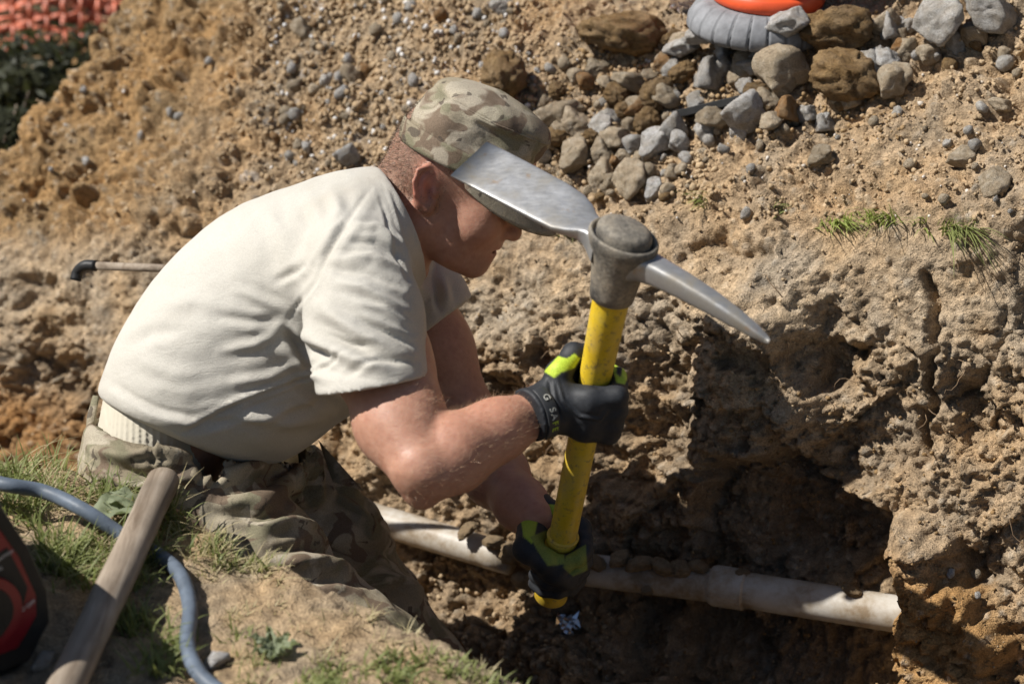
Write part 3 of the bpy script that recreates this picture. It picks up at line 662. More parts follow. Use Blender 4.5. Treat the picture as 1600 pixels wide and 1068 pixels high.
ci = rng.choice(len(Vall), 2600, p=aw / aw.sum()); adir = nrm(cs(*WRN) - cs(*ELN)); dirs = Nall[ci] * .5 + adir * .7 + rng.normal(size=(len(ci), 3)) * .35; dirs /= np.linalg.norm(dirs, axis=1, keepdims=True)
strands('arm_hair', Vall[ci] + rng.normal(size=(len(ci), 3)) * .002 * 0, dirs, rng.uniform(.005, .012, len(ci)), .00008, M['fair_hair'], person, .5)
# ---- T-shirt
slv_n = pr((SHN[0] + 2, SHN[1] - 6, SHN[2], 82), (568, 500, 2.485, 86), (588, 640, 2.440, 92))
slv_f = pr((SHF[0], SHF[1], SHF[2], 62), (668, 478, 2.88, 62), (700, 560, 2.88, 62))
cN = cs(587, 601, 2.45); nN = nrm(cs(588, 640, 2.44) - cs(568, 500, 2.49) + .055 * FW); cF = cs(684, 506, 2.88); nF = nrm(cs(700, 560, 2.88) - cs(668, 478, 2.88) + .03 * RT)
cC = cs(632, 366, 2.72); nC = nrm(.905 * RT + .425 * UP + .154 * FW)
cH = cs(215, 655, 2.60); nH = nrm(-.42 * RT - .90 * UP + .05 * BK)
_tk = [(*cs(*p), r_ * 2.72 / K + .006, b_ + .005) for p, r_, b_ in (((250, 745, 2.74), 104, .168), ((290, 634, 2.73), 124, .168), ((362, 545, 2.72), 150, .172), ((450, 468, 2.72), 152, .176), ((528, 408, 2.72), 124, .17), ((586, 366, 2.72), 86, .12), ((640, 350, 2.72), 78, .088))]
_tc = np.array(curve_pts(_tk, 24)); T_P, T_A, T_B = list(_tc[:, :3]), _tc[:, 3], _tc[:, 4]      # smooth run of body sections
def shirt_raw(P):
    f = sd_etube(P, T_P, T_A, T_B, FW, .010)
    px = lambda r: r * 2.72 / K
    f = smin(f, sd_tube(P, [cs(575, 352, 2.66), cs(SHN[0], SHN[1] - 12, SHN[2] + .02)], [.055, .064]), .06); f = smin(f, sd_tube(P, [cs(590, 352, 2.80), cs(*SHF)], [.055, .055]), .06)
    b = sd_etube(P, [cs(330, 650, 2.73), cs(420, 630, 2.73), cs(500, 575, 2.73)], [px(62), px(78), px(85)], [.13, .14, .14], FW, .04); f = smin(f, b, .05)      # cloth hanging under the belly
    f = np.maximum(f, (P - cC.astype(np.float32)) @ nC.astype(np.float32))
    sn = sd_tube(P, *slv_n, .03); sf = sd_tube(P, *slv_f, .03)
    sn = np.maximum(sn, (P - cN.astype(np.float32)) @ nN.astype(np.float32)); sf = np.maximum(sf, (P - cF.astype(np.float32)) @ nF.astype(np.float32))
    f = smin(smin(f, sn, .020), sf, .03)
    f = smax(f, (P - cH.astype(np.float32)) @ nH.astype(np.float32), .012)
    return f
def shirt_sdf(P):
    f = shirt_raw(P); P32 = P
    def cav(c, n, th, dp): return np.maximum(f + th, -((P32 - c.astype(np.float32)) @ n.astype(np.float32)) - dp)
    for c, n, th, dp in ((cN, nN, .009, .030), (cF, nF, .008, .03)): 
        # only hollow round that sleeve mouth
        m = np.linalg.norm(P - c.astype(np.float32), axis=1) > .13; f = np.where(m, f, np.maximum(f, -cav(c, n, th, dp)))
    m = np.linalg.norm(P - cC.astype(np.float32), axis=1) > .125; f = np.where(m, f, np.maximum(f, -cav(cC, nC, .007, .06)))
    m = ((P - cH.astype(np.float32)) @ nH.astype(np.float32)) < -.05; f = np.where(m, f, np.maximum(f, -cav(cH, nH, .007, .04)))
    return f
Vs, Fs = iso(shirt_sdf, [-.61, 2.03, -.17], [-.055, 2.88, .50], .0036, 3)
hem = np.minimum.reduce([np.where(np.linalg.norm(Vs - c_, axis=1) < r_, np.abs((Vs - c_) @ n_), 1) for c_, n_, r_ in ((cN, nN, .14), (cF, nF, .12), (cC, nC, .13), (cH, nH, 9))]); fade = sstep(.004, .030, hem)[:, None]
Ns = vnormals(Vs, Fs); Vs = Vs + fade * Ns * (.0035 * fbm(Vs, .13, 2, 201) + .0012 * fbm(Vs, .035, 2, 203))[:, None]
FS = [([(578, 296), (549, 334), (512, 394), (493, 441), (462, 480), (442, 512)], 4, -.0022), ([(590, 300), (562, 342), (527, 398), (508, 444)], 9, .0016),
 ([(446, 514), (468, 545), (482, 568)], 8, -.006), ([(470, 512), (520, 548), (575, 570), (640, 590)], 13, .007), ([(500, 480), (560, 520), (640, 556)], 12, .006),
 ([(520, 440), (570, 450), (640, 490)], 9, .005), ([(512, 420), (570, 424), (628, 448)], 7, -.005), ([(520, 405), (580, 402), (632, 425)], 8, .006), ([(540, 375), (585, 378), (628, 402)], 7, -.005), ([(552, 352), (590, 355), (622, 380)], 7, .005),
 ([(560, 500), (610, 520), (648, 540)], 6, -.004), ([(545, 545), (480, 590), (370, 632), (268, 686)], 4, -.0028), ([(535, 548), (475, 586), (365, 627), (262, 680)], 5, .0015),
 ([(440, 520), (485, 548), (535, 560)], 9, -.006), ([(430, 540), (480, 580), (520, 600)], 11, .006), ([(460, 600), (500, 625), (530, 632)], 9, -.005), ([(380, 650), (450, 660), (515, 650)], 12, .006),
 ([(165, 610), (200, 640), (255, 660), (310, 668)], 11, .0055), ([(160, 640), (210, 665), (280, 680)], 8, -.005), ([(210, 560), (270, 585), (340, 588)], 13, .0022), ([(230, 600), (290, 612), (360, 600)], 13, .0018), ([(290, 670), (340, 660), (400, 655)], 9, -.005),
 ([(420, 330), (440, 370), (450, 420)], 16, .003), ([(470, 320), (480, 350), (470, 400)], 14, -.003), ([(520, 300), (530, 330), (510, 370)], 12, .0035), ([(430, 440), (460, 425), (480, 410)], 7, -.003),
 ([(500, 574), (540, 588), (600, 594), (672, 584)], 4, -.0010), ([(604, 292), (620, 345), (636, 400), (654, 440)], 4, .0022), ([(592, 300), (608, 350), (624, 405), (642, 446)], 3.5, -.0020), ([(664, 440), (672, 400), (676, 380)], 7, .005), ([(690, 430), (700, 470), (712, 500)], 9, .006), ([(676, 440), (684, 470), (690, 500)], 7, -.005)]
FS += [([(440, 516), (400, 538), (345, 548)], 9, .0035), ([(438, 500), (395, 502), (335, 492)], 9, -.003), ([(446, 484), (410, 470), (370, 450)], 9, .003), ([(556, 336), (520, 362), (478, 424)], 8, .003), ([(175, 612), (240, 648), (330, 668)], 7, .0035), ([(300, 650), (380, 640), (470, 606)], 8, -.0035), ([(330, 668), (420, 650), (505, 618)], 7, .0035), ([(350, 600), (420, 590), (480, 560)], 9, .003), ([(555, 470), (600, 482), (645, 510)], 6, .003), ([(540, 585), (590, 560), (650, 565)], 6, -.003), ([(500, 520), (540, 535), (590, 540)], 5, -.0035), ([(250, 480), (300, 470), (360, 480)], 14, .002), ([(200, 540), (240, 520), (290, 515)], 12, -.002)]
FS = [(p, max(3.2, w_ * .78), h_ * 1.2) for p, w_, h_ in FS]
Vs = Vs + (folds(Vs, Fs, FS) - Vs) * np.clip(fade + .15, 0, 1)
shirt = mesh('t_shirt', Vs, Fs, M['shirt'], person)
# ---- waistband of ribbed knit showing between shirt and trousers
def rib_sdf(P):
    f = sd_etube(P, [cs(246, 722, 2.74), cs(268, 640, 2.735)], [.084, .090], [.160, .155], FW, .02); c = P - cs(250, 625, 2.74).astype(np.float32); a = nrm(.12 * RT + .985 * UP).astype(np.float32)
    f = np.maximum(f, c @ a); th = np.arctan2(c @ FW.astype(np.float32), c @ RT.astype(np.float32)); return f + .0009 * np.cos(th * 110)
Vr, Fr = iso(rib_sdf, cs(246, 690, 2.74) - .2, cs(246, 690, 2.74) + .2, .003, 1)
mesh('waistband', Vr, Fr, M['rib'], person)
# ---- trousers
thn = pr((255, 752, 2.66, 108), (400, 885, 2.63, 104), (572, 1034, 2.60, 90)); shn_ = [cs(*kn_n), cs(*an_n)]
thf = pr((380, 712, 2.93, 104), (508, 862, 2.94, 94), (652, 1062, 2.95, 82)); shf_ = [cs(*kn_f), cs(*an_f)]
cT = cs(220, 690, 2.60); nT = nrm(.22 * RT + .97 * UP + .05 * BK)
def trou_sdf(P):
    px = lambda r: r * 2.74 / K
    f = sd_etube(P, [cs(250, 690, 2.75), cs(262, 755, 2.75), cs(300, 810, 2.76)], [px(112), px(118), px(95)], [.172, .178, .15], FW, .03)
    f = smin(f, sd_etube(P, [cs(300, 735, 2.77), cs(430, 735, 2.80)], [px(74), px(58)], [.13, .12], FW, .03), .05)
    f = smin(f, sd_tube(P, *thn, .03), .05); f = smin(f, sd_tube(P, *thf, .03), .05)
    f = smin(f, sd_tube(P, shn_, [.078, .072]), .03); f = smin(f, sd_tube(P, shf_, [.078, .072]), .03)
    f = np.maximum(f, (P - cs(520, 1390, 2.8).astype(np.float32)) @ np.array([0, 0, -1], np.float32) * 1.0)
    g = (P - cT.astype(np.float32)) @ nT.astype(np.float32); raw = f; f = smax(f, g, .006); f = np.maximum(f, -np.maximum(raw + .009, -g - .07))
    # open slash pocket mouths, gaping
    for c, r, ax in ((cs(322, 712, 2.575), (.034, .020, .03), nrm(.55 * RT - .83 * UP)),):
        q = P - c.astype(np.float32); t = q @ ax.astype(np.float32); b = np.cross(ax, FW); s = q @ nrm(b).astype(np.float32); v = q @ FW.astype(np.float32)
        f = smax(f, -(np.sqrt((t / r[0]) ** 2 + (s / r[1]) ** 2 + (v / r[2]) ** 2) - 1) * .018, .006)
    return f
Vt, Ft = iso(trou_sdf, [-.62, 1.95, -.80], [.06, 2.99, .06], .0044, 3)
Nt = vnormals(Vt, Ft); Vt = Vt + Nt * (.006 * fbm(Vt, .10, 3, 211) + .004 * fbm(Vt * np.array([1, .6, 1.8]), .05, 2, 213))[:, None]
FTR = [([(140, 700), (200, 712), (250, 705), (310, 715)], 9, .008), ([(150, 725), (215, 742), (290, 735)], 9, -.008), ([(180, 755), (250, 760), (310, 745)], 10, .008), ([(330, 745), (400, 728), (470, 690)], 10, .009), ([(340, 770), (420, 748), (488, 705)], 9, -.009),
 ([(350, 790), (430, 775), (480, 742)], 12, .008), ([(330, 800), (400, 806), (480, 800)], 9, -.007), ([(360, 690), (430, 690), (500, 672)], 8, -.008), ([(400, 830), (450, 815), (500, 825)], 12, .009), ([(482, 700), (476, 740), (484, 784)], 7, -.010), ([(488, 700), (498, 740), (500, 790)], 8, .008),
 ([(420, 860), (480, 850), (525, 862)], 9, -.008), ([(440, 880), (500, 875), (548, 890)], 11, .008), ([(470, 910), (530, 900), (575, 915)], 9, -.007), ([(520, 740), (545, 760), (570, 768)], 6, .010), ([(530, 780), (560, 800), (590, 830)], 11, .006), ([(560, 850), (600, 860), (640, 880)], 10, -.007), ([(590, 900), (630, 905), (668, 930)], 10, .007),
 ([(320, 700), (330, 740), (312, 770)], 6, .006), ([(240, 680), (236, 710), (240, 740)], 5, -.004), ([(248, 680), (244, 712), (248, 745)], 4, .003), ([(160, 665), (210, 690), (300, 704)], 5, -.004)]
Vt = folds(Vt, Ft, [(p, w_ * .8, h_ * 1.25) for p, w_, h_ in FTR], -.1)
trou = mesh('trousers', Vt, Ft, M['camo'], person)
bl = MB(); bl.add(*tubeVF([cs(150, 618, 2.715), cs(143, 650, 2.71), cs(140, 690, 2.70)], [.005, .007, .007], 8, flat=.5)); bl.build('belt_loop', M['camo'], trou)
# cargo pocket flap on the far leg and its tongue
fl = MB(); a, b, c, d_ = cs(498, 688, 2.87), cs(540, 735, 2.86), cs(568, 766, 2.86), cs(520, 752, 2.84); n_ = BK * .003
fl.add([a - n_, b - n_, c - n_, d_ - n_, a + n_, b + n_, c + n_, d_ + n_], [[0, 1, 2, 3], [7, 6, 5, 4], [0, 4, 5, 1], [1, 5, 6, 2], [2, 6, 7, 3], [3, 7, 4, 0]]); fl.build('pocket_flap', M['camo'], trou)
# ---- boots
for h_, a_ in ((kn_n, an_n), (kn_f, an_f)):
    an = cs(*a_); V_, F_ = iso(lambda P: smin(sd_tube(P, [an + [0, 0, .06], an + [.0, 0, -.03]], [.058, .052]), sd_tube(P, [an + [-.02, 0, -.055], an + [.10, 0, -.065], an + [.19, 0, -.07]], [.045, .048, .038], .02), .03), an - .14 + [.0, 0, -.02], an + [.26, .14, .14], .006, 2)
    mesh('boot', V_, F_, M['wood'], person)
# ---- cap
def ring(f0, f1, u_r, u_f, hwid, n=96, sq=.0):
    out = []
    for k in range(n):
        g = 2 * math.pi * k / n; c = math.cos(g); s = math.sin(g); f = (f0 + f1) / 2 + (f1 - f0) / 2 * c; t = (c + 1) / 2; out.append((f, u_r + (u_f - u_r) * t, hwid * s))
    return np.array(out)
def cap_part(rings, name, parent, close=False, thick=.0022, wr=.0012, seed=0):
    n = len(rings[0]); V = np.concatenate(rings); m = len(rings); F = []
    for i in range(m - 1):
        for k in range(n): k2 = (k + 1) % n; F.append([i * n + k, i * n + k2, (i + 1) * n + k2, (i + 1) * n + k])
    if close: V = np.concatenate([V, rings[-1].mean(0)[None]]); c = len(V) - 1; F += [[(m - 1) * n + k, (m - 1) * n + (k + 1) % n, c, c] [:3] for k in range(n)]
    Wv = HO + V @ HM; o = mesh(name, Wv, F, M['camo'], parent); md = o.modifiers.new('thick', 'SOLIDIFY'); md.thickness = thick; md.offset = 0; return o
def lerp_rings(spec, steps, wr=0, seed=0):
    out = []
    for i in range(len(spec) - 1):
        for j in range(steps):
            t = j / steps; out.append(ring(*[spec[i][k] + (spec[i + 1][k] - spec[i][k]) * t for k in range(5)]))
    out.append(ring(*spec[-1])); return out
def wrinkle(rings, amp, seed, i0=0):
    res = []
    for i, r_ in enumerate(rings):
        c = r_.mean(0); dr = r_ - c; dr[:, 1] *= 0; dr /= np.maximum(np.linalg.norm(dr, axis=1, keepdims=True), 1e-6); t = min(1, (i - i0) / 6) if i > i0 else 0
        nn = fbm(r_ * np.array([1, 1.6, 1]), .035, 3, seed) ; res.append(r_ + dr * (amp * t * nn)[:, None] + np.array([0, 1, 0]) * (amp * .5 * t * vnoise(r_, .04, seed + 3))[:, None])
    return res
side = lerp_rings([(-.072, .104, .044, .042, .083), (-.072, .107, .062, .060, .084), (-.068, .112, .086, .084, .082), (-.060, .117, .110, .106, .077), (-.054, .118, .121, .114, .073)], 7)
side = wrinkle(side, .0045, 301, 7)
# sag of the near side of the crown, with the dents the photo shows
for i, r_ in enumerate(side):
    t = max(0, (i - 8) / (len(side) - 9)); nearside = sstep(.02, .07, r_[:, 2])
    r_[:, 2] -= .011 * nearside * math.sin(math.pi * min(1, t * 1.1)) * np.exp(-((r_[:, 0] - .045) / .035) ** 2); r_[:, 2] += .006 * nearside * math.sin(math.pi * t) * np.exp(-((r_[:, 0] + .02) / .03) ** 2)
cap = cap_part(side, 'cap', person)
top = [side[-1] * 1.0]; cen = side[-1].mean(0)
for q, uu in ((.985, .004), (.94, .0095), (.85, .0155), (.7, .021), (.5, .026), (.3, .0285), (.12, .030)):
    r_ = cen + (side[-1] - cen) * q; r_[:, 1] += uu; r_[:, 1] += .004 * vnoise(r_, .04, 305); top.append(r_)
cap_part(top, 'crown_top', cap, True)
sm = MB(); sm.add(*tubeVF(list(HO + (np.concatenate([side[-1], side[-1][:1]]) * [1, 1, 1.01]) @ HM), .0018, 6, False)); sm.build('top_seam', M['camo'], cap)
band = [ring(-.0745, .1068, .041, .039, .0855), ring(-.0752, .1075, .046, .044, .0862), ring(-.0755, .1098, .066, .062, .0866), ring(-.075, .1102, .070, .066, .0862)]
cap_part(band, 'cap_band', cap)
vp = []; nv, mv = 40, 12
for j in range(mv + 1):
    t = j / mv
    for k in range(nv + 1):
        g = R(-78) + R(156) * k / nv; c, s = math.cos(g), math.sin(g); bf = .0135 + .0955 * c; bs = .0865 * s; ext = .066 * t * (c ** 1.05 if c > 0 else 0)
        f = bf + ext; cc = max(c, 0) ** .7; drop = .030 * t * c + .030 * (abs(s) ** 2) * t * cc + .010 * t * t * cc; vp.append((f, .044 - drop, bs * (1 + .03 * t)))
vp = HO + np.array(vp) @ HM; vf = [[j * (nv + 1) + k, j * (nv + 1) + k + 1, (j + 1) * (nv + 1) + k + 1, (j + 1) * (nv + 1) + k] for j in range(mv) for k in range(nv)]
vz = mesh('visor', vp, vf, M['camo'], cap); md = vz.modifiers.new('thick', 'SOLIDIFY'); md.thickness = .004; md.offset = 0
for nm_, q in (('eye', 1), ('eye', -1)):
    V_, F_ = tubeVF([hw(.086, .0125, .032 * q), hw(.0995, .0105, .032 * q)], [.008, .0045], 12); mesh(nm_, V_, F_, M['eye'], body)
print('person', round(time.time() - T0, 1))
# ================================================================== mattock
HB, HT = cs(865, 908, 2.70), cs(958, 452, 2.40)
hz_ = nrm(HT - HB); ec = .777 * RT + .484 * -UP + .405 * BK; ez_ = nrm(ec - hz_ * (ec @ hz_)); wz_ = np.cross(hz_, ez_)
matk = empty('mattock', HB); tag(matk, 'yellow handled mattock with steel head raised in the gloved hands of the worker', 'mattock')
LEN = float(np.linalg.norm(HT - HB))
def hpt(t): return HB + (HT - HB) * t
hp, hr = [], []
for t, r_ in ((-.062, .0205), (-.057, .0225), (0, .0225), (.03, .0222), (.10, .0205), (.155, .0195)): hp.append(hpt(t)); hr.append(r_)
for t in np.linspace(.17, 1.08, 16): hp.append(hpt(t)); hr.append(.0186 + .0042 * sstep(.5, 1.05, t))
V_, F_ = tubeVF(hp, hr, 32, True, ez_); handle = mesh('handle', V_, F_, M['yellow'], matk)
rb = MB(); 
for t0, t1, e in ((.135, .142, .0026), (.142, .168, .0016), (.168, .176, .0026)): rb.add(*tubeVF([hpt(t0), hpt((t0 * .7 + t1 * .3)), hpt((t0 * .3 + t1 * .7)), hpt(t1)], [.0192, .0192 + e, .0192 + e, .0192], 32, True, ez_))
rb.build('grip_ring', M['yellow'], handle)
TWIST = R(-17)
# socket (eye) of the head
def ellring(c, ra, rb_, n=40): return [c + ra * math.cos(2 * math.pi * k / n) * ez_ + rb_ * math.sin(2 * math.pi * k / n) * wz_ for k in range(n)]
HC = hpt(1.0); so = MB(); prof = [(-.012, .0245, .0235), (-.010, .0275, .0265), (.0, .0290, .0270), (.025, .0320, .0285), (.050, .0375, .0315), (.066, .0435, .0345), (.072, .0455, .0355), (.078, .0450, .0350), (.081, .0425, .0330), (.078, .0395, .0305), (.070, .037, .0285)]
RV = [ellring(HC + hz_ * h, a, b) for h, a, b in prof]; n_ = 40; VV = [v for r_ in RV for v in r_]; FF = [[i * n_ + k, i * n_ + (k + 1) % n_, (i + 1) * n_ + (k + 1) % n_, (i + 1) * n_ + k] for i in range(len(RV) - 1) for k in range(n_)]
so.add(VV, FF); eye_o = so.build('head_socket', M['iron'], matk)
# domed end of the handle showing in the eye
dm = [ellring(HC + hz_ * h, a, b) for h, a, b in ((.060, .036, .0275), (.084, .0360, .0272), (.090, .033, .0245), (.093, .026, .018), (.094, .012, .008))]
VV = [v for r_ in dm for v in r_] + [HC + hz_ * .0945]; FF = [[i * n_ + k, i * n_ + (k + 1) % n_, (i + 1) * n_ + (k + 1) % n_, (i + 1) * n_ + k] for i in range(len(dm) - 1) for k in range(n_)] + [[4 * n_ + k, 4 * n_ + (k + 1) % n_, len(VV) - 1] for k in range(n_)]
mesh('handle_end', VV, FF, M['iron'], handle)
def sweep(name, stations, mt, rnd_=.25, n=28, twist=0.):
    """stations: (distance along head, height, half width, half thickness); rounded-box sections"""
    V = []; F = []
    for e, h, wd, th in stations:
        tw = twist * float(sstep(.03, .09, abs(e))); hh_ = hz_ * math.cos(tw) + wz_ * math.sin(tw); ww_ = wz_ * math.cos(tw) - hz_ * math.sin(tw)
        for k in range(n):
            g = 2 * math.pi * k / n; c, s = math.cos(g), math.sin(g); p = 2 / (rnd_ * 2); a = np.sign(c) * abs(c) ** rnd_; b = np.sign(s) * abs(s) ** rnd_
            V.append(HC + ez_ * e + hz_ * h + hh_ * th * b + ww_ * wd * a)
    m = len(stations)
    for i in range(m - 1):
        for k in range(n): F.append([i * n + k, i * n + (k + 1) % n, (i + 1) * n + (k + 1) % n, (i + 1) * n + k])
    F.append(list(range(n))); F.append([(m - 1) * n + k for k in range(n)][::-1]); o = mesh(name, V, F, mt, matk); return o
sweep('adze_blade', [(-.022, .056, .028, .018), (-.036, .060, .0215, .014), (-.044, .062, .019, .0110), (-.052, .064, .021, .0085), (-.066, .067, .029, .0065), (-.082, .069, .0335, .0052), (-.11, .0705, .0350, .0044), (-.15, .0705, .0354, .0036), (-.20, .070, .0356, .0026), (-.236, .069, .0358, .0012)], M['steel'], .3, 36, TWIST)
sweep('pick', [(.020, .052, .024, .022), (.036, .0545, .0180, .0170), (.055, .056, .0158, .0150), (.09, .0565, .0143, .0136), (.13, .055, .0125, .0118), (.165, .052, .0100, .0094), (.192, .0485, .0076, .0070), (.208, .046, .0048, .0044), (.214, .045, .002, .002)], M['steel'], .5, 28)
# ================================================================== gloves
def glove(Hc, ex, ecam, hz, heights, far, wrist, cuff_dir, name, R0, kn_phi, end_phi, thumb, label_cols):
    sg = -1 if far else 1
    def pt(a, R_, ph): return Hc + hz * a + R_ * (math.cos(R(ph)) * ex + sg * math.sin(R(ph)) * ecam)
    mc, fing = [], []
    for i, a in enumerate(heights):
        rk = .0125 - .0009 * abs(i - 1.2)
        kn = pt(a, R0 + .020 + (.002 if i in (1, 2) else 0), kn_phi); w = wrist + hz * (a * .45)
        mc.append(([w, w * .45 + kn * .55 + sg * ecam * .007, kn], [.019, .0165, rk + .0015]))
        steps = np.linspace(kn_phi, end_phi, 7); fing.append(([kn] + [pt(a - .002 * j, R0 + rk * .92, ph) for j, ph in enumerate(steps[1:])], [rk + .001] + [rk - .0004 * j + (.0009 if j in (1, 4) else 0) for j in range(6)]))
    th = [pt(*t_) for t_ in thumb]
    def sdf(P):
        f = None
        for p_, r_ in mc: g = sd_tube(P, p_, r_, .01); f = g if f is None else smin(f, g, .016)
        fg = None
        for p_, r_ in fing: g = sd_tube(P, p_, r_, .004); fg = g if fg is None else smin(fg, g, .0035)
        f = smin(f, fg, .008); f = smin(f, sd_tube(P, [wrist] + th, [.022, .019, .0155, .0138, .012], .008), .010)
        f = smin(f, sd_tube(P, [wrist + cuff_dir * .04, wrist + cuff_dir * .012, wrist], [.0345, .031, .028], .01), .014)
        f = np.maximum(f, (P - (wrist + cuff_dir * .043).astype(np.float32)) @ cuff_dir.astype(np.float32))
        q = P - Hc.astype(np.float32); ax = q @ hz.astype(np.float32); rr = np.sqrt(np.maximum((q * q).sum(1) - ax * ax, 0)); return smax(f, R0 - .001 - rr, .002)
    lo = np.minimum(Hc, wrist + cuff_dir * .045) - .085; hi = np.maximum(Hc, wrist + cuff_dir * .045) + .085
    V, F = iso(sdf, lo, hi, .0021, 2); N = vnormals(V, F); V = V + N * (.0011 * fbm(V, .022, 2, 401))[:, None]
    V = label_cols['folds'](V, F); o = mesh(name, V, F, M['glove'], person, cols=label_cols['col'](V, N)); return o
BLK, NEO, DG = np.array([.022, .024, .028]), np.array([.42, .56, .045]), np.array([.21, .25, .045])
def pcol(V, N, polys, base=BLK):
    x, y, d_ = proj(V); c = np.repeat(base[None], len(V), 0); fr = (N @ BK) > -.45
    for poly, cc, needs in polys:
        m = polymask(x, y, poly, 1.2) * (fr if needs else 1); c = c * (1 - m[:, None]) + cc * m[:, None]
    return c
tn = .655; exn = nrm(RT - hz_ * (RT @ hz_)); ecn = nrm(np.cross(exn, hz_)); ecn = ecn if ecn @ BK > 0 else -ecn
gn = glove(hpt(tn), exn, ecn, hz_, [.031, .0105, -.0105, -.030], False, cs(868, 632, 2.488), nrm(cs(*ELN) - cs(*WRN)), 'glove', .0205, 48, -165, [(.004, .052, 160), (.036, .046, 178), (.050, .036, 215), (.047, .033, 265)],
 {'folds': lambda V, F: folds(V, F, [([(868, 585), (880, 625), (905, 650), (938, 655), (950, 640)], 2.2, .0022), ([(858, 590), (862, 625), (880, 655)], 3, -.003), ([(905, 565), (925, 577), (950, 577)], 2.5, .002), ([(925, 602), (935, 604), (945, 602)], 3, -.002)]),
  'col': lambda V, N: pcol(V, N, [([(850, 580), (872, 556), (886, 560), (898, 552), (906, 560), (898, 574), (876, 582), (866, 590)], NEO, True), ([(952, 560), (985, 535), (990, 570), (976, 600), (964, 598)], NEO, True), ([(966, 566), (974, 568), (970, 590), (962, 582)], BLK, True)])})
tf_ = .100; gf = glove(hpt(tf_), exn, ecn, hz_, [.024, .005, -.0135, -.030], True, cs(836, 806, 2.722), nrm(cs(*ELF) - cs(*WRF)), 'glove', .0222, 50, -150, [(.018, .046, 195), (.018, .040, 235), (.004, .037, 262), (-.012, .0365, 290)],
 {'folds': lambda V, F: folds(V, F, [([(884, 900), (898, 890), (912, 885)], 2.2, -.002)]),
  'col': lambda V, N: pcol(V, N, [([(812, 800), (830, 785), (870, 788), (868, 802), (840, 815), (832, 850), (818, 838)], NEO * .75, True), ([(828, 838), (862, 825), (880, 860), (884, 880), (856, 884), (840, 860)], DG, True), ([(884, 868), (915, 850), (918, 890), (895, 900), (880, 886)], DG * .8, True)])})
def strap(c, axis, up_, wid, rad, parent, txt, tcol):
    """velcro wrist tab wrapping the cuff on the side seen, with its lettering"""
    axis = nrm(axis); up_ = nrm(up_ - axis * (up_ @ axis)); sd_ = nrm(np.cross(axis, up_)); sd_ = sd_ if sd_ @ BK > 0 else -sd_; V = []; n = 14
    for r_ in (rad, rad + .003):
        for k in range(n + 1):
            g = R(-62) + R(124) * k / n; p = math.cos(g) * sd_ + math.sin(g) * up_
            for q in (-wid, wid): V.append(c + p * r_ + axis * q)
    F = []; m = 2 * (n + 1)
    for k in range(n):
        a = 2 * k; F += [[m + a, m + a + 1, m + a + 3, m + a + 2], [a, a + 2, a + 3, a + 1], [a, m + a, m + a + 2, a + 2], [a + 1, a + 3, m + a + 3, m + a + 1]]
    F += [[0, 1, m + 1, m], [2 * n, m + 2 * n, m + 2 * n + 1, 2 * n + 1]]; o = mesh('wrist_strap', V, F, M['strap'], parent); bevel(o, .001)
    tl = len(txt)
    for i, ch in enumerate(txt):
        if ch == ' ': continue
        cu = bpy.data.curves.new('letter', 'FONT'); cu.body = ch; cu.size = .0125; cu.align_x = 'CENTER'; cu.align_y = 'CENTER'; cu.extrude = .0003; to = bpy.data.objects.new('tmp', cu); COL.objects.link(to)
        dg = bpy.context.evaluated_depsgraph_get(); me = bpy.data.meshes.new_from_object(to.evaluated_get(dg)); bpy.data.objects.remove(to); g = R(40) - R(80) * (i + .5) / tl
        p = math.cos(g) * sd_ + math.sin(g) * up_; tx = math.sin(g) * sd_ - math.cos(g) * up_; ty = np.cross(p, tx)
        co = np.array([v.co for v in me.vertices]); co = c + p * (rad + .0036) + co[:, :1] * tx + co[:, 1:2] * ty + co[:, 2:] * p
        for v, q in zip(me.vertices, co): v.co = Vector(q)
        me.materials.clear(); link('letter', me, M[tcol[i]] if isinstance(tcol, list) else M[tcol], o)
an_ = nrm(cs(*ELN) - cs(*WRN)); strap(cs(868, 632, 2.488) + an_ * .030, an_, UP, .0085, .0345, gn, 'G SAFE', ['strap_print'] * 4 + ['neon'] * 2)
af_ = nrm(cs(*ELF) - cs(*WRF)); strap(cs(836, 806, 2.722) + af_ * .030, af_, UP + .4 * RT, .0085, .0345, gf, 'G SAFE', 'strap_print')
# ================================================================== loose wooden handle, cable, power unit on the near bank
w0_, w1_ = onz(257, 746, .036), onz(103, 1072, .036)
wp = [w0_ + (w1_ - w0_) * t for t in (0, .012, .05, .1, .2, .3, .4, .5, .6, .7, .8, .9, 1, 1.2, 1.5)]; wr_ = [.0185, .0212, .0216, .0214] + [.0205] * 11
V_, F_ = tubeVF(wp, wr_, 24, True, None, .84); V_ = np.array(V_); V_ += .0016 * np.stack([vnoise(V_, .05, 501), vnoise(V_, .05, 502), vnoise(V_, .05, 503)], 1)
wo = mesh('wooden_handle', V_, F_, M['wood']); tag(wo, 'bare weathered wooden tool handle lying across the grassy bank', 'tool handle')
cb = [onbank(-420, 850, .012), onbank(-240, 770, .02), onbank(-120, 742, .03), onbank(-40, 746, .045), onbank(10, 757, .05), onbank(70, 768, .045), onbank(130, 796, .030), onbank(195, 838, .012), onbank(250, 868, .008), onbank(283, 900, .011), onbank(297, 950, .012), onbank(293, 1005, .011), onbank(310, 1050, .011), onbank(350, 1085, .011), onbank(430, 1140, .011), onbank(500, 1230, .011), onbank(420, 1400, .011), onbank(200, 1560, .011), onbank(-200, 1620, .011)]
V_, F_ = tubeVF(curve_pts(cb, 190), .0092, 14); co_ = mesh('power_cable', V_, F_, M['cable']); tag(co_, 'thick grey rubber cable curving over the grass under the wooden handle', 'cable')
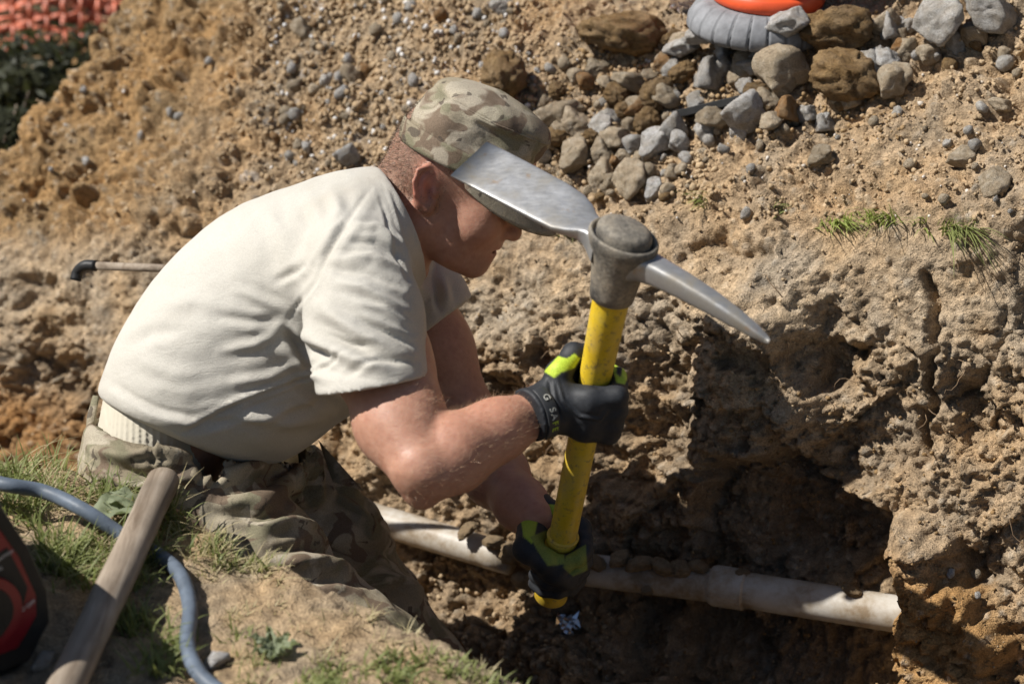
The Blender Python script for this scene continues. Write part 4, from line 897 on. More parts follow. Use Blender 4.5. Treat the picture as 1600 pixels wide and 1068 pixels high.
# power unit: red front panel with a dark dial, set in a black moulded frame
gen = empty('generator', onbank(-60, 1010)); tag(gen, 'red and black portable generator standing in the lower left corner', 'generator')
gc = onbank(-60, 1010); gr_, gu_ = nrm(np.array([.93, -.37, 0])), np.array([0, 0, 1.]); 
ga = np.array([.80, .60, 0]); gn_ = nrm(np.array([.62, -.78, .06])); gx_ = nrm(np.array([.78, .62, 0])); gu_ = np.cross(gn_, gx_); gu_ = gu_ if gu_[2] > 0 else -gu_
def gp(x, y, z): return GO + gx_ * x + gu_ * y + gn_ * z
GO = onz(60, 908, .10)
def rbox(name, x0, x1, y0, y1, z0, z1, mt, parent, bv=.01, seg=3):
    V, F = boxVF(gp((x0 + x1) / 2, (y0 + y1) / 2, (z0 + z1) / 2), gx_ * (x1 - x0) / 2, gu_ * (y1 - y0) / 2, gn_ * (z1 - z0) / 2); o = mesh(name, V, F, mt, parent, False); bevel(o, bv, seg); return o
def slab(name, outline, z0, z1, mt, parent, bv=.004):
    n = len(outline); V = [gp(x, y, z0) for x, y in outline] + [gp(x, y, z1) for x, y in outline]; F = [list(range(n))[::-1], [n + k for k in range(n)]] + [[k, (k + 1) % n, n + (k + 1) % n, n + k] for k in range(n)]; o = mesh(name, V, F, mt, parent, False); bevel(o, bv, 2); return o
slab('housing', [(-.30, -.10), (-.03, -.10), (.004, -.055), (.008, -.01), (-.006, .05), (-.035, .125), (-.07, .165), (-.30, .17)], -.30, -.005, M['black'], gen, .008)
slab('frame_edge', [(-.30, -.085), (-.028, -.085), (.002, -.045), (.004, -.008), (-.010, .05), (-.039, .122), (-.072, .158), (-.30, .162)], -.004, .012, M['black'], gen, .004)
slab('front_panel', [(-.28, -.060), (-.040, -.060), (-.014, -.030), (-.011, -.006), (-.024, .046), (-.052, .112), (-.08, .142), (-.28, .146)], .0125, .017, M['red'], gen, .003)
slab('switch_plate', [(-.066, .052), (-.036, .062), (-.020, .008), (-.028, -.012), (-.04, -.004), (-.06, .030)], .0172, .0182, M['black'], gen, .0005)
V_, F_ = tubeVF([gp(-.074, -.002, .014), gp(-.074, -.002, .026), gp(-.074, -.002, .0262), gp(-.074, -.002, .02)], [.042, .042, .036, .034], 40); dl_ = mesh('dial_ring', V_, F_, M['red'], gen, False); bevel(dl_, .002)
V_, F_ = tubeVF([gp(-.074, -.002, .018), gp(-.074, -.002, .028)], [.0335, .031], 40); mesh('switch_dial', V_, F_, M['black'], dl_, False)
V_, F_ = boxVF(gp(-.074, -.002, .033), gx_ * .008 + gu_ * .004, gu_ * .026 - gx_ * .006, gn_ * .006); kb = mesh('dial_grip', V_, F_, M['black'], dl_, False); bevel(kb, .003)
def gtext(t, x, y, size, rot):
    cu = bpy.data.curves.new('print', 'FONT'); cu.body = t; cu.size = size; cu.extrude = .0002; to = bpy.data.objects.new('tmp', cu); COL.objects.link(to); dg = bpy.context.evaluated_depsgraph_get()
    me = bpy.data.meshes.new_from_object(to.evaluated_get(dg)); bpy.data.objects.remove(to); c, s = math.cos(rot), math.sin(rot)
    for v in me.vertices: a, b = v.co.x * c - v.co.y * s, v.co.x * s + v.co.y * c; v.co = Vector(gp(x + a, y + b, .0186 + v.co.z))
    me.materials.clear(); link('printed_word', me, M['print'], gen)
gtext('ENGINE SWITCH', -.068, .044, .0052, R(16)); gtext('I  ON', -.058, .036, .0058, R(16)); gtext('O OFF', -.0315, -.018, .0066, R(18))
# ================================================================== pipes in the trench
def ribs(pts, rad, n=24): return tubeVF(pts, rad, n)
wn_ = np.cross(TX, NX * math.cos(R(72)) + np.array([0, 0, math.sin(R(72))]))
def wallpt(px, py, deep):
    ray = cs(px, py, 1.0) - CAM; return CAM + ray * (((W0 - CAM) @ wn_) / (ray @ wn_) + deep * .93)
pipe = empty('drain_pipe', wallpt(600, 815, .03)); tag(pipe, 'white plastic pipe half buried across the trench face behind the worker', 'pipe')
def pline(a, b, n=12): return [a + (b - a) * i / (n - 1) for i in range(n)]
for (x1, y1, d1), (x2, y2, d2), r_ in (((470, 775, -.03), (800, 874, -.005), .0250), ((915, 889, .012), (1125, 916, .050), .0255), ((1118, 914, .050), (1450, 966, .105), .0275)):
    V_, F_ = tubeVF(pline(wallpt(x1, y1, d1), wallpt(x2, y2, d2)), r_, 32); mesh('pipe_length', V_, F_, M['pvc'], pipe)
B3, B4 = wallpt(1118, 914, .050), wallpt(1450, 966, .105)
V_, F_ = tubeVF([B3 - (B4 - B3) * .02, B3, B3 + (B4 - B3) * .14, B3 + (B4 - B3) * .15], [.029, .0315, .0315, .0285], 32); mesh('coupling', V_, F_, M['pvc'], pipe, False)
# rod with a bent dark end resting behind the worker
rp = [cs(118, 438, 3.0), cs(122, 424, 3.0), cs(133, 415, 2.99), cs(150, 415, 2.985), cs(250, 419, 2.96), cs(420, 425, 2.93)]
V_, F_ = tubeVF(rp[3:], .0062, 12); rod = empty('bent_rod', cs(300, 420, 2.95)); tag(rod, 'thin brown rod with a bent dark rubber end sticking out behind the worker', 'rod'); mesh('shaft', V_, F_, M['wood'], rod)
V_, F_ = tubeVF(curve_pts(rp[:4], 12), [.0085] * 13, 12); mesh('end_cap', V_, F_, M['black'], rod)
print('tools', round(time.time() - T0, 1))
# ================================================================== stones
def rock_mesh(name, sub, seed, ang_=.0):
    bm = bmesh.new(); bmesh.ops.create_icosphere(bm, subdivisions=sub, radius=1.0); co = np.array([v.co for v in bm.verts]); r2 = np.random.default_rng(seed)
    nn = co / np.linalg.norm(co, axis=1, keepdims=True); nf = 11 if ang_ > .7 else 18; Nf = r2.normal(size=(nf, 3)); Nf /= np.linalg.norm(Nf, axis=1, keepdims=True); Df = r2.uniform(.55, .95, nf)
    cosn = np.maximum(nn @ Nf.T, 1e-3); rr = np.minimum((Df / cosn).min(1), 1.25); rr = rr * ang_ + .92 * (1 - ang_)          # flat broken faces
    co = nn * (rr + .10 * fbm(nn + seed * 3.1, .9, 2, seed) + (.075 * fbm(nn + seed, .40, 4, seed + 5, .6) if sub > 2 else .04 * fbm(nn + seed, .5, 2, seed)))[:, None]
    for v, c in zip(bm.verts, co): v.co = c
    me = bpy.data.meshes.new(name); bm.to_mesh(me); bm.free()
    for p in me.polygons: p.use_smooth = True
    return me
BIG = [rock_mesh('rock', 4, 20 + i, (.85, 1.0, 1.0)[i % 3]) for i in range(9)]
CLOD = [rock_mesh('clod', 4, 120 + i, .45) for i in range(5)]
for me_ in CLOD:                       # crumbly lumps of soil: broken surface
    co = np.array([v.co for v in me_.vertices]); nn = co / np.linalg.norm(co, axis=1, keepdims=True); kb_, ke_ = blocks(nn + .1 * np.stack([vnoise(nn, .3, q_) for q_ in (1, 2, 3)], 1), .36, 5); co += nn * (.075 * kb_ - .05 * (1 - ke_) + .05 * fbm(nn, .15, 3, 8, .6))[:, None]
    for v, q_ in zip(me_.vertices, co): v.co = q_
SML = [rock_mesh('stone', 2, 60 + i, (.35, .75, 1.0)[i % 3]) for i in range(9)]
_mv = {}
def rmesh(base, mt):
    k = (base.name, mt)
    if k not in _mv: m = base.copy(); m.materials.append(M[mt]); _mv[k] = m
    return _mv[k]
def put_stone(px, py, rx, ry, mt, name='stone', parent=None, var=0, sink=.25, tilt=0., big=False):
    h = surf(px, py)
    if h is None: return None
    p, n, d_ = h; a, b = m_px(rx, d_), m_px(ry, d_); n = np.asarray(n)
    me = rmesh(CLOD[var % 5] if big and mt == 'rock_brown' else (BIG if big else SML)[var % 9], mt); o = bpy.data.objects.new(name, me); COL.objects.link(o)
    X_ = RT * math.cos(tilt) + UP * math.sin(tilt); Y_ = -RT * math.sin(tilt) + UP * math.cos(tilt); c = (a + b) * .45; p = p + nrm(n * .5 + BK * .6) * (c * (1 - 2 * sink))
    mx = Matrix(((X_[0] * a, Y_[0] * b, BK[0] * c, p[0]), (X_[1] * a, Y_[1] * b, BK[1] * c, p[1]), (X_[2] * a, Y_[2] * b, BK[2] * c, p[2]), (0, 0, 0, 1))); rot = Euler((var * 1.3, var * .7, var * 2.1)).to_matrix().to_4x4() if not big else Matrix.Identity(4)
    o.matrix_world = mx @ rot
    if parent is not None: o.parent = parent
    return o
ROCKS = [  # px, py, rx, ry, material, label  (the rocks one can name)
 (1300, 58, 66, 40, 'rock_brown', 'largest dark brown clod, upper right beside the orange bucket'), (1312, 128, 62, 44, 'rock_brown', 'crumbly brown clod just below the largest dark clod'),
 (1222, 122, 46, 40, 'rock_tan', 'sandy tan lump left of the crumbly brown clod'), (1105, 126, 28, 33, 'rock_grey', 'sharp pointed grey rock above the black slat'), (1157, 116, 26, 29, 'rock_tan', 'rounded pale rock right of the sharp grey rock'),
 (1054, 118, 24, 20, 'rock_grey', 'pitted round grey rock left of the sharp grey rock'), (1178, 57, 22, 17, 'rock_tan', 'small tan rock resting on the tyre ring'), (1163, 186, 38, 30, 'rock_white', 'jagged whitish concrete lump below the black slat'),
 (1228, 172, 22, 24, 'rock_orange', 'bright orange brown rock beside a pale wedge'), (1256, 176, 20, 21, 'rock_grey', 'pale grey wedge right of the bright orange rock'), (1360, 114, 30, 29, 'rock_grey', 'grey concrete lump right of the brown clods'),
 (1385, 146, 25, 27, 'rock_tan', 'smooth tan rock under the grey concrete lump'), (1386, 42, 20, 28, 'rock_grey', 'tall grey rock near the top edge, right of the largest clod'), (1462, 42, 42, 36, 'rock_grey', 'big grey rock near the top right corner'),
 (1542, 18, 44, 32, 'rock_grey', 'dark grey rock in the top right corner'), (1030, 158, 30, 30, 'rock_brown', 'round brown clod left of the black slat'), (1062, 207, 25, 26, 'rock_grey', 'angular grey rock below the black slat'),
 (1020, 240, 30, 22, 'rock_white', 'whitish faceted rock over the two sandy boulders'), (987, 284, 29, 29, 'rock_tan', 'sandy boulder above the mattock socket, right of its twin'), (944, 280, 28, 29, 'rock_tan', 'sandy boulder above the mattock socket, left of its twin'),
 (893, 181, 29, 19, 'rock_tan', 'flat pale rock just right of the cap'), (860, 182, 25, 25, 'rock_tan', 'tan rock touching the front of the cap'), (896, 240, 31, 25, 'rock_tan', 'wide tan rock above the steel blade'),
 (972, 62, 74, 36, 'rock_brown', 'long brown clod at the top, left of the plastic bag'), (800, 130, 42, 42, 'rock_brown', 'brown slab of soil behind the top of the cap'), (985, 130, 34, 13, 'rock_tan', 'long flat tan stone under the long brown clod'),
 (1095, 85, 24, 20, 'rock_white', 'crusty white lump at the left foot of the tyre ring'), (1240, 42, 34, 30, 'rock_white', 'crusty white lump between the bucket and the largest clod')]
for i, (px, py, a, b, mt, lb) in enumerate(ROCKS):
    o = put_stone(px, py, a, b, mt, 'rock', None, i * 2 + (1 if mt in ('rock_grey', 'rock_white') else 0), -.75 if px in (1178, 1095, 1240) else .12, rnd.uniform(-.4, .4), True)
    tag(o, lb, 'rock', 'rocks of the rubble on the spoil heap')
MAN = [(120, 760), (150, 600), (230, 430), (400, 300), (580, 262), (630, 200), (650, 130), (760, 110), (855, 200), (830, 380), (720, 430), (790, 620), (850, 560), (940, 560), (930, 300), (1000, 340), (1000, 660), (860, 920), (700, 1010), (500, 880), (300, 800)]
def hidden(px, py): return inpoly(np.array([float(px)]), np.array([float(py)]), MAN)[0]
OTH = [(1085, 156, 17, 15, 'rock_grey'), (1325, 157, 24, 22, 'rock_tan'), (1405, 77, 20, 14, 'rock_orange'), (1375, 88, 15, 17, 'rock_grey'), (1422, 40, 14, 12, 'rock_grey'), (1100, 206, 20, 15, 'rock_grey'), (1075, 248, 8, 11, 'rock_orange'), (1052, 268, 19, 15, 'rock_tan'), (1021, 297, 19, 18, 'rock_white'),
 (936, 200, 20, 19, 'rock_grey'), (966, 216, 24, 26, 'rock_tan'), (940, 242, 22, 22, 'rock_tan'), (955, 186, 18, 14, 'rock_grey'), (870, 216, 20, 16, 'rock_brown'), (1018, 200, 24, 24, 'rock_brown'), (1000, 172, 28, 18, 'rock_orange'), (1130, 90, 20, 18, 'rock_white'), (1280, 245, 24, 17, 'rock_tan'), (1420, 256, 13, 11, 'rock_tan'), (1172, 262, 7, 11, 'rock_grey'),
 (780, 10, 19, 14, 'rock_grey'), (475, 46, 18, 18, 'rock_tan'), (548, 122, 14, 21, 'rock_tan'), (531, 150, 10, 17, 'rock_white'), (546, 246, 22, 17, 'rock_white'), (476, 228, 8, 11, 'rock_white'), (530, 120, 10, 12, 'rock_white'), (545, 95, 9, 13, 'rock_white'), (590, 50, 10, 16, 'rock_tan'), (640, 8, 11, 10, 'rock_grey'), (752, 104, 8, 9, 'rock_white'), (710, 45, 9, 8, 'rock_white'), (745, 25, 10, 10, 'rock_white'), (785, 55, 8, 13, 'rock_white'),
 (335, 96, 8, 9, 'rock_white'), (265, 178, 7, 8, 'rock_white'), (280, 180, 12, 6, 'rock_white'), (220, 210, 8, 10, 'rock_white'), (134, 255, 10, 6, 'rock_white'), (80, 267, 5, 6, 'rock_white'), (128, 140, 6, 7, 'rock_white'), (28, 562, 9, 9, 'rock_tan'), (137, 558, 7, 9, 'rock_tan'), (90, 598, 13, 6, 'rock_tan'), (1480, 895, 7, 8, 'rock_white'), (1520, 897, 10, 10, 'rock_tan'), (1526, 930, 7, 6, 'rock_white'),
 (920, 215, 16, 14, 'rock_brown'), (905, 212, 12, 10, 'rock_tan'), (985, 200, 14, 14, 'rock_tan'), (1040, 180, 14, 12, 'rock_tan'), (845, 240, 16, 14, 'rock_white'), (860, 225, 14, 12, 'rock_tan'), (880, 205, 14, 10, 'rock_brown'), (1210, 150, 20, 16, 'rock_tan'), (1190, 90, 22, 16, 'rock_white'), (1200, 78, 14, 12, 'rock_grey'), (1340, 100, 18, 16, 'rock_brown'), (1450, 90, 22, 16, 'rock_tan'), (1490, 70, 20, 18, 'rock_grey'), (1520, 60, 24, 18, 'rock_tan'),
 (1000, 45, 18, 14, 'rock_orange'), (1060, 78, 30, 18, 'rock_tan'), (1045, 100, 26, 16, 'rock_orange'), (1050, 62, 20, 12, 'rock_brown'), (930, 110, 20, 14, 'rock_tan'), (950, 130, 16, 12, 'rock_tan'), (900, 130, 16, 14, 'rock_tan'), (870, 140, 16, 16, 'rock_brown'), (850, 160, 14, 12, 'rock_tan'), (1010, 120, 18, 14, 'rock_tan'), (1500, 250, 24, 18, 'rock_tan'), (1550, 290, 26, 24, 'rock_tan'), (1560, 170, 20, 16, 'rock_tan')]
cnt_ = 0
for i, (px, py, a, b, mt) in enumerate(OTH):
    if put_stone(px, py, a, b, mt, 'stone', bank, i, .2, rnd.uniform(-.6, .6), a > 13): cnt_ += 1
def scatter(n, box, r0, r1, mts, sink=.2):
    global cnt_; k = 0; t = 0
    while k < n and t < n * 12:
        t += 1; px, py = rnd.uniform(box[0], box[2]), rnd.uniform(box[1], box[3])
        if hidden(px, py): continue
        r_ = r0 + (r1 - r0) * rnd.random() ** 2.2
        if put_stone(px, py, r_ * rnd.uniform(.9, 1.3), r_ * rnd.uniform(.75, 1.05), rnd.choice(mts), 'stone', bank, rnd.randrange(9), sink, rnd.uniform(-1.5, 1.5)): k += 1; cnt_ += 1
scatter(66, (430, 0, 840, 270), 5, 12, ['rock_tan', 'rock_tan', 'rock_white', 'rock_grey', 'rock_tan', 'rock_orange'])
RUB = [(860, 170), (930, 110), (1010, 95), (1100, 70), (1250, 20), (1420, 10), (1450, 130), (1260, 205), (1110, 225), (1040, 310), (930, 320), (862, 250)]; k_ = 0
while k_ < 82:
    px, py = rnd.uniform(860, 1450), rnd.uniform(10, 320)
    if not inpoly(np.array([px]), np.array([py]), RUB)[0]: continue
    r_ = rnd.uniform(9, 24) if py < 230 else rnd.uniform(8, 17); mt = rnd.choice(['rock_grey', 'rock_white', 'rock_grey', 'rock_tan', 'rock_brown'] if px > 1040 else ['rock_tan', 'rock_tan', 'rock_brown', 'rock_grey', 'rock_orange'])
    if put_stone(px, py, r_ * rnd.uniform(.95, 1.25), r_ * rnd.uniform(.75, 1.0), mt, 'stone', bank, rnd.randrange(9), rnd.uniform(-.05, .25), rnd.uniform(-.8, .8), r_ > 13): k_ += 1; cnt_ += 1
scatter(26, (850, 100, 1100, 310), 7, 17, ['rock_tan', 'rock_tan', 'rock_brown', 'rock_grey'])
scatter(24, (1080, 190, 1600, 340), 5, 12, ['rock_tan', 'rock_tan', 'rock_grey', 'rock_tan'])
scatter(12, (1380, 40, 1600, 200), 7, 18, ['rock_tan', 'rock_grey', 'rock_brown'])
scatter(8, (700, 880, 960, 1068), 5, 9, ['rock_tan'])
print('stones', cnt_)
# clods of fallen soil lying on and round the pipe
for i, (px, py, a, b, dp) in enumerate(((800, 862, 26, 20, -.03), (830, 872, 30, 24, -.03), (865, 880, 26, 20, -.02), (905, 872, 28, 20, -.02), (930, 878, 18, 14, -.02), (968, 872, 22, 13, -.005), (1000, 880, 26, 14, -.0), (1035, 884, 24, 14, .01), (1062, 888, 22, 16, .02), (1090, 884, 18, 12, .03), (770, 846, 20, 12, -.04), (730, 828, 22, 10, -.045), (820, 905, 24, 18, -.03), (1010, 922, 12, 8, -.01), (1160, 895, 16, 8, .05), (1330, 922, 20, 9, .07))):
    p = wallpt(px, py, dp); r_ = m_px(1, float(np.linalg.norm(p - CAM))); o = bpy.data.objects.new('clod', rmesh(CLOD[i % 5], 'rock_soil')); COL.objects.link(o); o.parent = bank; o.location = Vector(p); o.scale = (a * r_, (a + b) * .5 * r_, b * r_); o.rotation_euler = (R(-20), .3 * math.sin(i), .8 * math.cos(i * 2.3))
# gravel and crumbs too small to pick out
def gravel(name, n, zones, mt, seed):
    bm = bmesh.new(); bmesh.ops.create_icosphere(bm, subdivisions=1, radius=1.0); bv = np.array([v.co for v in bm.verts]); bf = np.array([[v.index for v in f.verts] for f in bm.faces]); bm.free(); r2 = np.random.default_rng(seed); Vs_, Fs_, k = [], [], 0
    for (x0, y0, x1, y1), cnt, r0, r1 in zones:
        for _ in range(cnt):
            h = surf(r2.uniform(x0, x1), r2.uniform(y0, y1))
            if h is None: continue
            p, n_, d_ = h; r_ = m_px(r0 + (r1 - r0) * r2.random() ** 2.5, d_); s_ = r2.uniform(.6, 1.2, 3); q = Euler(r2.uniform(0, 6, 3)).to_matrix(); v = (bv * (1 + r2.uniform(-.3, .25, (len(bv), 1)))) * s_ * r_; v = v @ np.array(q).T
            Vs_.append(v + p + n_ * r_ * .35 + r2.normal(size=3) * .0015); Fs_.append(bf + k * len(bv)); k += 1
    return np.concatenate(Vs_), np.concatenate(Fs_), k
for nm_, mt, zn, sd_ in (('gravel', 'rock_soil', [((480, -30, 1640, 340), 3600, 1.6, 5.2), ((340, -30, 480, 340), 420, 1.6, 5.5), ((0, -30, 340, 340), 380, 1.6, 5), ((500, 0, 850, 280), 1900, 2, 6.5), ((400, 0, 560, 280), 420, 2, 6.5), ((0, 340, 1640, 1080), 2200, 1.2, 3.6), ((680, 860, 1000, 1080), 260, 2, 6), ((860, 90, 1120, 310), 700, 2.5, 8)], 5),
                         ('pale_gravel', 'rock_white', [((420, 0, 850, 280), 420, 1.6, 5.5), ((0, 60, 420, 330), 12, 1.5, 4), ((860, 60, 1640, 340), 110, 2, 4.5)], 6), ('brown_crumbs', 'rock_brown', [((880, 40, 1420, 220), 900, 2, 6), ((1000, 600, 1640, 1080), 700, 1.5, 4)], 8)):
    V_, F_, _ = gravel(nm_, 0, zn, mt, sd_); o = mesh(nm_, V_, F_, M[mt], bank, False); tag(o, kind='stuff')
# ================================================================== grass and weeds
def bladesVF(roots, lens, wid, seed, head=None, droop=.9, lean=.5, segs=4):
    r2 = np.random.default_rng(seed); n = len(roots); P = np.asarray(roots, float); a = r2.uniform(0, 2 * math.pi, n); hd = np.stack([np.cos(a), np.sin(a), 0 * a], 1)
    if head is not None: hd = hd * .45 + np.asarray(head)
    hd /= np.linalg.norm(hd, axis=1, keepdims=True); ln = np.asarray(lens) * r2.uniform(.55, 1.15, n); le = lean * r2.uniform(.2, 1.3, n); dr = droop * r2.uniform(.2, 1.3, n); sd_ = np.stack([-hd[:, 1], hd[:, 0], 0 * a], 1); wd = wid * r2.uniform(.6, 1.3, n); V = []
    for k in range(segs + 1):
        t = k / segs; c = P + hd * (ln * (le * t + dr * .45 * t * t))[:, None] + np.array([0, 0, 1.]) * (ln * (t - dr * .55 * t * t))[:, None]; w_ = wd * (1 - t ** 1.6) + .0001; V += [c - sd_ * w_[:, None], c + sd_ * w_[:, None] + np.array([0, 0, .3]) * w_[:, None]]
    V = np.stack(V, 1).reshape(-1, 3); m = 2 * (segs + 1); b = np.arange(n) * m; F = np.concatenate([np.stack([b + 2 * k, b + 2 * k + 1, b + 2 * k + 3, b + 2 * k + 2], 1) for k in range(segs)]); return V, F
def bank_roots(zones, seed):
    r2 = np.random.default_rng(seed); out, ln = [], []
    for poly, n, L in zones:
        xs = [p[0] for p in poly]; ys = [p[1] for p in poly]; k = 0
        cl = [(r2.uniform(min(xs), max(xs)), r2.uniform(min(ys), max(ys))) for _ in range(max(4, n // 22))]
        while k < n:
            c = cl[r2.integers(len(cl))]; px, py = c[0] + r2.normal() * 13, c[1] + r2.normal() * 8
            if inpoly(np.array([px]), np.array([py]), poly)[0] or r2.random() < .04: out.append(onbank(px, py, -.004)); ln.append(L)
            k += 1
    return out, ln
Zg = [([(-60, 720), (20, 712), (130, 735), (290, 785), (300, 830), (180, 810), (60, 790), (-60, 770)], 1500, .055), ([(60, 850), (200, 830), (260, 870), (230, 925), (80, 930), (60, 890)], 900, .045), ([(240, 810), (400, 862), (470, 896), (330, 900), (250, 870)], 380, .032),
 ([(180, 970), (260, 960), (290, 1060), (200, 1068)], 330, .045), ([(340, 985), (440, 990), (470, 1080), (340, 1080)], 70, .022), ([(470, 1022), (690, 1026), (830, 1078), (470, 1088)], 1000, .020), ([(-60, 780), (60, 790), (70, 850), (-60, 850)], 300, .05)]
ro, ln = bank_roots(Zg, 31); V_, F_ = bladesVF(ro, ln, .0014, 32, None, .9, .5); o = mesh('grass', V_, F_, M['grass'], None); tag(o, 'short green grass growing on the near bank', 'grass', kind='stuff')
Zd = [([(-40, 720), (130, 735), (300, 790), (250, 830), (60, 800)], 420, .055), ([(240, 810), (400, 862), (520, 915), (430, 920), (260, 880)], 520, .032), ([(60, 850), (260, 860), (230, 930), (80, 930)], 300, .04), ([(480, 880), (640, 960), (720, 1010), (560, 990)], 330, .022), ([(300, 930), (800, 1050), (800, 1080), (300, 1080)], 420, .02), ([(100, 880), (480, 890), (420, 980), (150, 1000)], 200, .016)]
ro, ln = bank_roots(Zd, 41); V_, F_ = bladesVF(ro, ln, .0009, 42, None, 1.0, .8); o = mesh('dry_grass', V_, F_, M['dry_grass'], None); tag(o, 'dry straw coloured grass scattered along the near bank lip', 'grass', kind='stuff')
TUFT = [(885, 366, 26, .022, 'small green tuft above the dug face beside the mattock blade'), (1312, 352, 60, .034, 'bright green tuft, leftmost of the clumps on the right ledge'), (1376, 346, 60, .036, 'green tuft on the right ledge, second clump from the left'), (1440, 352, 16, .030, 'thin green tuft between the larger clumps on the right ledge'), (1492, 362, 60, .055, 'long bladed tuft hanging from the right ledge, rightmost clump'), (1095, 318, 26, .028, 'sparse green sprig right of the mattock socket'), (1214, 328, 10, .025, 'lone thin green sprout on the bare slope')]
for i, (px, py, n, L, lb) in enumerate(TUFT):
    p, n_, d_ = surf(px, py); r2 = np.random.default_rng(500 + i); ro = [surf(px + r2.normal() * 11 * (n / 60 + .25), py + r2.normal() * 4)[0] - n_ * .003 for _ in range(n)]
    V_, F_ = bladesVF(ro, [L] * n, .0012, 600 + i, (n_ * [1, 1, 0]) * 1.2 + [.25, 0, 0], 1.9 if L > .04 else 1.4, .8); o = mesh('grass_tuft', V_, F_, M['bright_grass' if i in (1, 2, 3, 5) else 'grass'], None); tag(o, lb, 'grass tuft', 'grass tufts along the top of the dug face')
def leaf(root, dirv, L, wd, name, mt, parent, curl=.35):
    dirv = nrm(dirv); sd_ = nrm(np.cross(dirv, [0, 0, 1])); upv = np.cross(sd_, dirv); V, F = [], []; n, m = 12, 6
    for i in range(n + 1):
        t = i / n; w_ = wd * math.sin(math.pi * min(.98, .06 + .93 * t)) ** .75; c = root + dirv * L * t + upv * (curl * L * (t - t * t * 1.4))
        for j in range(m + 1):
            s = j / m * 2 - 1; V.append(c + sd_ * w_ * s + upv * (w_ * .35 * abs(s) - .004 * math.exp(-(s / .12) ** 2) + .0035 * math.sin(t * 17 + abs(s) * 5)))
    for i in range(n):
        for j in range(m): F.append([i * (m + 1) + j, i * (m + 1) + j + 1, (i + 1) * (m + 1) + j + 1, (i + 1) * (m + 1) + j])
    return mesh(name, V, F, M[mt], parent)
dk = empty('broadleaf_plant', onbank(205, 800)); tag(dk, 'broad grey green leaves beside the top of the wooden handle', 'plant')
p = onbank(222, 795, .01)
for dv, L, wd in (((-.9, -.55, .15), .075, .026), ((-1, .1, .35), .055, .019), ((.3, -.8, .35), .05, .016)): leaf(p, np.array(dv), L, wd, 'leaf', 'leaf', dk)
for q, (px, py, lb) in enumerate(((428, 1022, 'small leafy weed on the bare sand in front of the worker'),)):
    wd_ = empty('leafy_weed', onbank(px, py)); tag(wd_, lb, 'plant'); p = onbank(px, py, .002)
    for k in range(7): g = k * .93 + q; leaf(p, np.array([math.cos(g), math.sin(g), rnd.uniform(.4, 1.2)]), rnd.uniform(.018, .034), .006, 'leaf', 'leaf', wd_, .2)
def loose(px, py, a, b, mt, lb, cat, var, nm_='rock'):
    p = onbank(px, py, .006); o = bpy.data.objects.new(nm_, rmesh(BIG[var], mt)); COL.objects.link(o); o.location = Vector(p); o.scale = (a, b, (a + b) * .36); o.rotation_euler = (.2, .1, var); tag(o, lb, cat)
loose(333, 1034, .018, .014, 'rock_white', 'pale lump lying beside the cable on the near bank', 'rock', 4); loose(72, 1030, .017, .013, 'rock_grey', 'grey stone lying in the shade of the generator', 'rock', 1)
# roots hanging out of the face
rt = MB(); r2 = np.random.default_rng(77)
for k in range(70):
    px, py = (r2.uniform(740, 1600), r2.uniform(430, 900)) if k > 16 else [(1120, 770), (1150, 810), (1165, 840), (1255, 660), (1105, 690), (1440, 640), (800, 560), (860, 590), (1010, 500), (1300, 640), (1340, 600), (1100, 950), (1108, 980), (970, 470), (1480, 560), (1420, 600), (1240, 690)][k]
    h = surf(px, py)
    if h is None: continue
    p, n_, d_ = h; c = [p - n_ * .004]; dv = n_ * .7 + r2.normal(size=3) * .5
    for j in range(6): dv = nrm(dv + r2.normal(size=3) * .45 + np.array([.0, 0, -.35])); c.append(c[-1] + dv * r2.uniform(.005, .011))
    rt.add(*tubeVF(c, [.0009, .0008, .0007, .0006, .0005, .0004, .0003], 5))
o = rt.build('rootlets', M['root'], bank); tag(o, kind='stuff')
# scrap of foil
p, n_, d_ = surf(880, 976); r2 = np.random.default_rng(9); g = 7; V_ = []
for i in range(g):
    for j in range(g): a, b = i / (g - 1) - .5, j / (g - 1) - .5; V_.append(p + BK * .03 + RT * (a * .036 + .004 * r2.normal()) + UP * (b * .028 + abs(a) * .022 + .003 * r2.normal()) + BK * .005 * r2.normal())
o = mesh('foil_scrap', V_, [[i * g + j, i * g + j + 1, (i + 1) * g + j + 1, (i + 1) * g + j] for i in range(g - 1) for j in range(g - 1)], M['foil'], None, False); tag(o, 'crumpled shiny scrap of foil in the soil under the mattock handle', 'foil'); o.modifiers.new('thick', 'SOLIDIFY').thickness = .0006
# black slat in the rubble
a, b = surf(1062, 184)[0] + BK * .02, surf(1160, 158)[0] + BK * .03; t_, s_, u_ = frame_of(b - a, BK); V_, F_ = boxVF((a + b) / 2, (b - a) / 2, s_ * .006, u_ * .016); o = mesh('black_slat', V_, F_, M['black'], None, False); bevel(o, .001); tag(o, 'flat black plastic slat wedged under the grey rubble', 'slat')
